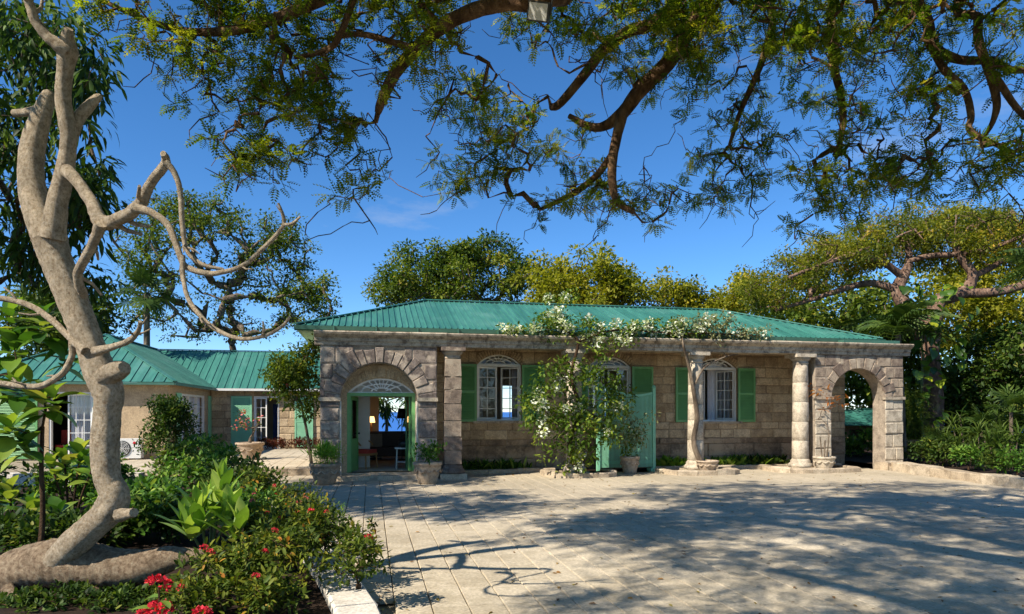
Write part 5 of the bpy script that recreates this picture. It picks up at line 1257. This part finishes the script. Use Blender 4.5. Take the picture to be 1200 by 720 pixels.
# undergrowth along the right kerb
def shrub(name, label, c, r, h, nb, leaf, mat, nl, ls, rc=.16, bark='twig', cat='shrub', flowers=None, group=None, droop=-.1, top=.0):
    c = Vector(c); t = thing(name, label, cat, tuple(c), 0, group); tg = []
    for k in range(nb):
        a = random.uniform(0,6.283); q = math.sqrt(random.random()); zz = random.uniform(.25,1)**.7; sh = math.sqrt(max(.05,1-(zz*.85)**2))*1.05
        tg.append(tuple(c+Vector((math.cos(a)*q*r*sh, math.sin(a)*q*r*sh, h*zz))))
    mb = MB(); grow(mb, [([c-Vector((0,0,.05)), c+Vector((0,0,h*.25))],[.03,.022])], tg, .004, .03, .2, .12, sides=5); mb.build('stem', M[bark], t, org=c)
    pos, d, rn = clumps_to_leaves(tg, nl, rc, .9, droop); leaf_cloud('foliage', pos, d, ls*(1+RNG.uniform(-.35,.35,len(pos))), leaf, mat, t, c, rn)
    if flowers:
        kind, nf, fs = flowers; tops = sorted(tg, key=lambda p: -(p[2]-c.z)/h+ (p[1]-c.y)/r*.6)[:nf*2]; random.shuffle(tops)
        for p in tops[:nf]: inst('flower_cluster', random.choice(CL[kind]), t, Vector(p)-c+Vector((0,0,rc*.7)), (random.uniform(-.4,.5),random.uniform(-.4,.4),random.uniform(0,6)), fs*random.uniform(.8,1.2))
    return t
for k, (x, y, Y, r, h, m) in enumerate(((1105,545,19.6,.5,.6,'lf_dark'),(1135,548,18.2,.45,.55,'lf_bush'),(1170,552,16.8,.45,.5,'lf_dark'),(1192,553,16,.5,.7,'lf_bush'),(1080,543,20.6,.5,.7,'lf_dark'))):
    bs = at(x,y,Y); bs.z = .18; shrub('low_shrub', ['dark low shrub beside the brown trunk','bright low shrub behind the rough kerb','dark low shrub further along the rough kerb','taller bright shrub at the far kerb end','dark low shrub beside the terracotta pot'][k], bs, r, h, 26, OV, M[m], 26, .10)
# ================================================================ VINE, WALL PLANTS
vb = H2W(hu(678,-.15), -.15, .1)
vine = thing('flowering_vine', 'white flowering climber swarming up a column and along the cornice', 'climber', tuple(vb))
def hell(cx, cy, rx, ry, v, dv, n):
    o = nrm(RNG.normal(0,1,(n,3)))*(RNG.random((n,1))**.5); out = []
    for a in o:
        vv = v+a[1]*dv; x = cx+a[0]*rx; y = cy+a[2]*ry; out.append(tuple(H2W(hu(x,vv), vv, max(.15, hz(x,y,vv)))))
    return out
lo_ = hell(640,465,35,40,-.5,.35,34)+hell(660,505,45,40,-.5,.35,36)+hell(695,440,30,40,-.45,.35,30)+hell(690,500,40,40,-.4,.4,30)+hell(620,480,16,30,-.3,.3,10)+hell(716,470,12,40,-.2,.3,12)+hell(655,425,20,14,-.4,.2,6)+hell(680,540,30,14,-.5,.2,10)+hell(728,480,20,40,.45,.25,20)+hell(745,520,12,20,.6,.15,6)
up_ = hell(650,365,30,16,.35,.3,14)+hell(640,380,55,12,.0,.25,22)+hell(600,388,18,8,-.05,.15,6)+hell(700,388,40,10,.0,.25,14)+hell(750,385,40,14,.0,.25,14)+hell(735,400,10,12,-.25,.1,3)+hell(668,352,14,8,.5,.15,4)+hell(770,388,70,9,-.05,.2,26)+hell(690,394,60,8,-.12,.12,16)
gr_ = hell(830,385,50,17,.0,.25,40)+hell(880,388,25,10,.0,.2,9)+hell(810,376,30,10,.3,.2,9)
vs1 = smooth_path([vb, H2W(hu(667,-.1),-.12,.9), H2W(hu(679,-.1),-.14,1.8), H2W(hu(669,-.1),-.13,2.7), H2W(hu(676,-.2),-.3,3.6), H2W(hu(660,-.1),-.1,3.9)], [.07,.06,.05,.045,.04,.03], 3)
vs2 = smooth_path([H2W(hu(676,-.2),-.3,3.6), H2W(hu(720,-.1),-.12,3.95), H2W(hu(780,-.1),-.1,3.92), H2W(hu(850,-.1),-.1,3.92), H2W(hu(890,-.1),-.1,3.9)], [.035,.03,.025,.02,.01], 3)
vs3 = smooth_path([H2W(hu(822,-.2),-.22,.3), H2W(hu(813,-.1),-.10,.9), H2W(hu(817,-.12),-.11,1.6), H2W(hu(812,-.1),-.11,2.4), H2W(hu(806,-.1),-.12,3.1), H2W(hu(800,-.3),-.32,3.6), H2W(hu(800,0),.0,3.95)], [.085,.07,.065,.055,.045,.03,.02], 3)
vine2 = thing('grey_vine', 'twisting vine stem wrapped round the pale column with greyish leaves on the cornice', 'climber', tuple(vs3[0][0]))
mb = MB(); grow(mb, [vs1, vs2], lo_+up_, .004, .03, .25, .12, sides=5); mb.build('stem', M['twig'], vine, True, org=vb)
pos, d, rn = clumps_to_leaves(lo_, 22, .24, .9, .15); leaf_cloud('foliage', pos, d, .115*(1+RNG.uniform(-.35,.35,len(pos))), OV, M['lf_vine'], vine, vb, rn)
pos, d, rn = clumps_to_leaves(up_, 26, .24, .6, .1); leaf_cloud('foliage', pos, d, .105*(1+RNG.uniform(-.35,.35,len(pos))), OV, M['lf_vine'], vine, vb, rn)
fw = [up_[i] for i in RNG.permutation(len(up_))[:44]]+[lo_[i] for i in RNG.permutation(len(lo_))[:16]]
pos, d, rn = clumps_to_leaves(fw, 38, .17, .8, 0); pos[:,1] -= .08; leaf_cloud('blossom', pos, d, .075*(1+RNG.uniform(-.3,.3,len(pos))), T_oval(.9), M['fl_white'], vine, vb, rn)
b0 = Vector(vine2.location); mb = MB(); s4 = smooth_path([H2W(hu(812,-.1),-.11,2.4), H2W(hu(828,-.1),.0,3.0), H2W(hu(850,0),-.05,3.3), H2W(hu(866,0),.05,3.38)], [.028,.025,.02,.012], 3); grow(mb, [vs3, s4], gr_, .004, .03, .25, .12, sides=5); mb.build('stem', M['bark_grey'], vine2, True, org=b0)
pos, d, rn = clumps_to_leaves(gr_, 26, .22, .7, .1); leaf_cloud('foliage', pos, d, .10*(1+RNG.uniform(-.35,.35,len(pos))), OV, M['lf_silver'], vine2, b0, rn)
pos, d, rn = clumps_to_leaves(gr_[::3], 18, .17, .8, 0); leaf_cloud('blossom', pos, d, .07*np.ones(len(pos)), T_oval(.9), M['fl_white'], vine2, b0, rn)
# tufts along the wall
tl_ = ['strappy green tuft below the first window','strappy green tuft right of the first window','short strappy tuft beside the blocky column','fresh green tuft between the gate and the wrapped column','low leafy tuft right of the wrapped column','low leafy tuft under the third window','dense low tuft under the right shutter','dense low tuft next to the smooth pale column']
for k, x in enumerate((575,600,552,786,852,872,890,905)):
    c = H2W(hu(x,1.65),1.65,.055); t = thing('wall_plant', tl_[k], 'plant', tuple(c), 0, 'plants along the wall foot'); n = 130
    pos = np.array([tuple(c+Vector((random.gauss(0,.26),random.gauss(0,.06),random.uniform(0,.05)))) for _ in range(n)]); d = RNG.normal(0,.6,(n,3)); d[:,2] = 1
    leaf_cloud('foliage', pos, d, RNG.uniform(.2,.42,n), T_oval(.2,.05,.35) if k < 3 else T_oval(.4), M['lf_grass' if k in (3,) else 'lf_bush' if k < 6 else 'lf_dark'], t, c)
shrub('red_hedge', 'low dark red leaved hedge at the foot of the cottage doors', H2W(hu(320,12.7),12.7,.2), .8, .35, 30, OV, leaf_mat('red_leaf', [(0,G(50,30,26)),(.6,G(92,44,38)),(1,G(70,84,40))], .2), 26, .09)
shrub('red_hedge', 'low dark red leaved hedge before the right cottage shutter', H2W(hu(358,12.7),12.7,.2), .8, .35, 30, OV, bpy.data.materials['red_leaf'], 26, .09)
# ================================================================ GARDEN BED
IX = T_oval(.42,.12,.1)
ix = [(330,700,6.0,.5,.55,46,3,'ixora with coral blooms against the pale kerb'),(378,690,6.6,.42,.62,46,4,'ixora heavy with buds leaning over the pale kerb'),(268,705,5.7,.45,.42,40,3,'low ixora in front of the fallen trunk tip'),(350,640,8.0,.5,.55,44,5,'ixora with pink clusters halfway along the kerb'),(315,650,7.6,.45,.5,38,2,'rounded ixora behind the front blooms'),(345,665,6.9,.4,.6,36,2,'upright ixora in the middle of the front group'),
      (236,712,5.2,.25,.2,16,2,'small red ixora near the log'),(300,712,5.3,.35,.3,26,1,'sparse ixora at the very front of the bed'),(420,712,5.9,.22,.5,18,1,'thin ixora sprig overhanging the kerb edge'),(340,612,9.4,.5,.55,40,3,'ixora at the far bend of the kerb')]
for x, y, Y, r, h, nb, nf, lb in ix:
    c = at(x,y,Y); c.z = .14; shrub('ixora_shrub', lb, c, r, h, nb, IX, M['lf_ixora'], 34, .062, .11, flowers=('red' if nf != 5 else 'pink', max(1,nf-1), .06), group='ixora shrubs along the kerb')
# big red blooms close to the camera
bl = thing('red_ixora', 'ixora with large scarlet flower heads and broad leaves in front of the log', 'shrub', tuple(at(188,745,4.9).xy)+(.12,)); c = Vector(bl.location)
BIG = big_leaf(1,.42,.12,.3,False,M['big_a']); FID = big_leaf(1,.58,.12,.35,False,M['big_b'])
b = MB(); CLb = [cluster_mesh('flower_cluster', M['fl_red'], 90, .5, .22) for _ in range(2)]
for x, y, s in ((186,684,.19),(186,714,.19),(236,718,.15),(168,718,.12)):
    p = at(x,y+4,4.9)-c; b.tube([(0,0,-.03),(p.x*.6,p.y*.6,p.z*.6),tuple(p)], [.012,.009,.007], 5); inst('flower_cluster', random.choice(CLb), bl, p, (R(25),0,random.uniform(0,6)), s)
    for k in range(5): inst('leaf', BIG, bl, p-Vector((0,0,.04+.03*k)), (random.uniform(-.3,.3), R(random.uniform(-25,25)), k*2.4+random.uniform(0,1)), random.uniform(.13,.19))
b.build('stem', M['twig'], bl)
def rosette(name, label, base, stems, me, size, cat='shrub', per=12, el=(10,75), bark='stem', r=.014, spread=.5, group=None, trunk=None):
    t = thing(name, label, cat, tuple(base), 0, group); c = Vector(base); b = MB()
    if trunk: tr = trunk-c; grow(b, [([Vector((0,0,-.05)), tr*.35+Vector((.03,0,0)), tr*.7, tr],[.03,.026,.022,.018])], [tuple(Vector(q)-c) for q, _ in stems], .008, .018, .3, .12)
    for tip, n in stems:
        tip = Vector(tip)-c
        if not trunk: b.tube([(tip.x*.1,tip.y*.1,-.05),(tip.x*.55,tip.y*.55,tip.z*.55),tuple(tip)], [r*1.4,r*1.1,r], 6)
        for k in range(n):
            f = k/max(n-1,1); p = tip*(1-spread*f); p = Vector((tip.x*(1-spread*f*.6), tip.y*(1-spread*f*.6), tip.z*(1-spread*f)))
            e = el[1]+(el[0]-el[1])*f; inst('leaf', me, t, p, (random.uniform(-.25,.25), -R(e+random.uniform(-12,12)), k*2.399+random.uniform(-.3,.3)), size*random.uniform(.75,1.15)*(.75+.25*min(1,f*3)))
    b.build('stem', M[bark], t, True); return t
c = at(245,640,7.4); c.z = .2
BIGN = big_leaf(1,.33,.10,.18,False,M['big_a'])
rosette('broad_leaved_shrub', 'fresh light green shrub with large upright paddle leaves in mid bed', c, [(at(262,566,7.5),18),(at(232,598,7.3),15),(at(284,618,7.2),14),(at(250,590,7.7),15),(at(215,616,7.3),12),(at(270,600,7.4),12)], BIGN, .40, el=(25,85))
c = at(45,665,7.0); c.z = .2
rosette('fiddle_leaf_tree', 'young fiddle leaf tree with thin brown stem left of the bare trunk', c, [(at(52,470,7.0),8),(at(48,372,7.0),14),(at(15,400,7.1),12),(at(75,410,7.2),9),(at(20,448,6.9),12),(at(62,462,6.9),9),(at(10,500,6.8),12),(at(30,520,6.9),8),(at(-10,440,7),12),(at(12,365,7.1),10),(at(88,385,7.2),6)], FID, .30, 'tree', bark='twig', r=.018, spread=.09, el=(-30,60), trunk=at(50,500,7.0))
c = at(20,640,8.2); c.z = .2
rosette('fiddle_leaf_shrub', 'low glossy fiddle leaf shrub at the left end of the bed', c, [(at(10,575,8.2),12),(at(40,590,8.1),10),(at(-20,560,8.2),12),(at(70,600,8),8)], FID, .28, bark='twig', spread=.4)
c = at(82,600,9.5); c.z = .2
rosette('fiddle_leaf_shrub', 'glossy fiddle leaf shrub in front of the curtained cottage doors', c, [(at(75,535,9.6),12),(at(95,528,9.6),12),(at(60,545,9.5),10),(at(110,545,9.4),8)], FID, .30, bark='twig', spread=.3)
rb_ = at(198,545,16); rb_.z = .2
shrub('clipped_bush', 'dark rounded bush standing before the white air conditioner', rb_, .68, 1.8, 100, OV, M['lf_dark'], 46, .085, .2)
bb_ = [(150,600,8.4,.6,.6,'lf_bush',.10,'leafy green bush right behind the leaning trunk'),(185,590,9.6,.7,.55,'lf_bush',.10,'spreading green bush below the rounded dark bush'),(110,620,7.9,.5,.35,'lf_dark',.085,'dark green bush under the trunk bend'),(225,560,12,.8,.75,'lf_bush',.09,'dark bush behind the paddle leaved shrub'),(278,575,11.5,.6,.75,'lf_dark',.085,'dark bush between paddle leaves and terrace step'),(300,590,10.2,.5,.7,'lf_ixora',.07,'bronze tinged bush at the head of the kerb'),(30,640,7.4,.6,.4,'lf_dark',.085,'dark bush at the foot of the thin brown stem'),(85,590,10,.7,.7,'lf_bush',.09,'green bush in front of the low white ledge'),(200,610,8.2,.45,.45,'lf_dark',.08,'dark ground bush beneath the leaning trunk'),(255,545,14,.7,.8,'lf_bush',.09,'bush with pink flecks below the terrace pot'),(290,640,8.8,.4,.5,'lf_bush',.07,'small green bush behind the pink ixora'),(60,715,5.6,.45,.10,'lf_dark',.05,'dark ground cover under the fallen trunk'),(150,712,5.6,.4,.08,'lf_dark',.05,'ground cover around the twisted root'),(-10,600,9.5,.9,.9,'lf_dark',.1,'large dark bush at the bed edge'),(238,548,15,.7,1.0,'lf_bush',.09,'taller green bush screening the cottage side doors'),(212,560,13,.6,.9,'lf_mid',.09,'olive bush below the rounded dark bush'),(110,560,12.5,.6,.8,'lf_bush',.1,'green bush hiding the foot of the curtained doors'),(135,555,13.5,.6,.4,'lf_bush',.09,'green bush under the air conditioner')]
for x, y, Y, r, h, m, ls, lb in bb_:
    c = at(x,y,Y); c.z = .16; shrub('garden_bush', lb, c, r, h, 44, OV, M[m], 30, ls, .15 if h > .12 else .05, flowers=('pink',3,.07) if 'pink' in lb else None, group='bushes filling the garden bed')
# tall thin sprigs standing up by the kerb
for x, y0, y1, Y, m, lb in ((437,690,608,7.0,'lf_ixora','single tall budding sprig above the pale kerb'),(402,640,590,8.6,'lf_grass','pale feathery grass sprig on the kerb bend')):
    c = at(x,y0,Y); c.z = .15; t = thing('tall_sprig', lb, 'plant', tuple(c)); tp = at(x-2,y1,Y)-c; b = MB(); b.tube([(0,0,-.03),(tp.x*.5+.02,tp.y*.5,tp.z*.5),tuple(tp)], [.006,.005,.003], 5); b.build('stem', M['stem'], t)
    n = 90; f = RNG.random(n)**.7; pos = np.array([tuple(c+tp*float(q)) for q in f])+RNG.normal(0,.02,(n,3)); d = RNG.normal(0,1,(n,3)); d[:,2] += .6
    leaf_cloud('foliage', pos, d, RNG.uniform(.04,.08,n), IX if m == 'lf_ixora' else T_dia(.1), M[m], t, c)
lw = MB(); lw.box((-12,.0,.0),(-7.2,.25,.42)); ob = lw.build('low_wall', M['kerb_pale']); ob.location = at(60,590,13.4); ob.location.x = 0; ob.location.z = .15; ob.rotation_euler = (0,0,R(2)); tag(ob, 'low pale rendered ledge behind the garden bushes', 'wall')

for x, Y, r, h, lb in ((1000,24.5,.8,.7,'leafy bush on the ground beyond the right arch'),(1024,23.5,.6,1.1,'upright bush just beyond the right arch'),(985,26,.8,.9,'bush at the wall of the low shed')):
    c = at(x,540,Y); c.z = 0; shrub('arch_bush', lb, c, r, h, 30, OV, M['lf_bush'], 26, .13, .2)

# fallen leaves and grit on the paving
pos = []
while len(pos) < 900:
    Y = 4.5+15*random.random()**1.3; x = random.uniform(-4,11)
    if x > kerb_x(Y)+.1 and x < right_x(Y): pos.append((x, Y, .034+random.uniform(0,.006)))
pos += [(kerb_x(y)+abs(random.gauss(0,.12))+.03, y, .036) for y in np.random.default_rng(3).uniform(5,15,260)]
d = RNG.normal(0,1,(len(pos),3)); d[:,2] *= .12
lit = leaf_cloud('leaf_litter', np.array(pos), d, RNG.uniform(.025,.075,len(pos)), T_oval(.45,.2,.1), leaf_mat('dry_leaf', [(0,G(96,70,40)),(.6,G(140,112,66)),(1,G(120,124,60))], .1), None)
lit['label'] = 'scattered dry fallen leaves on the pale paving'
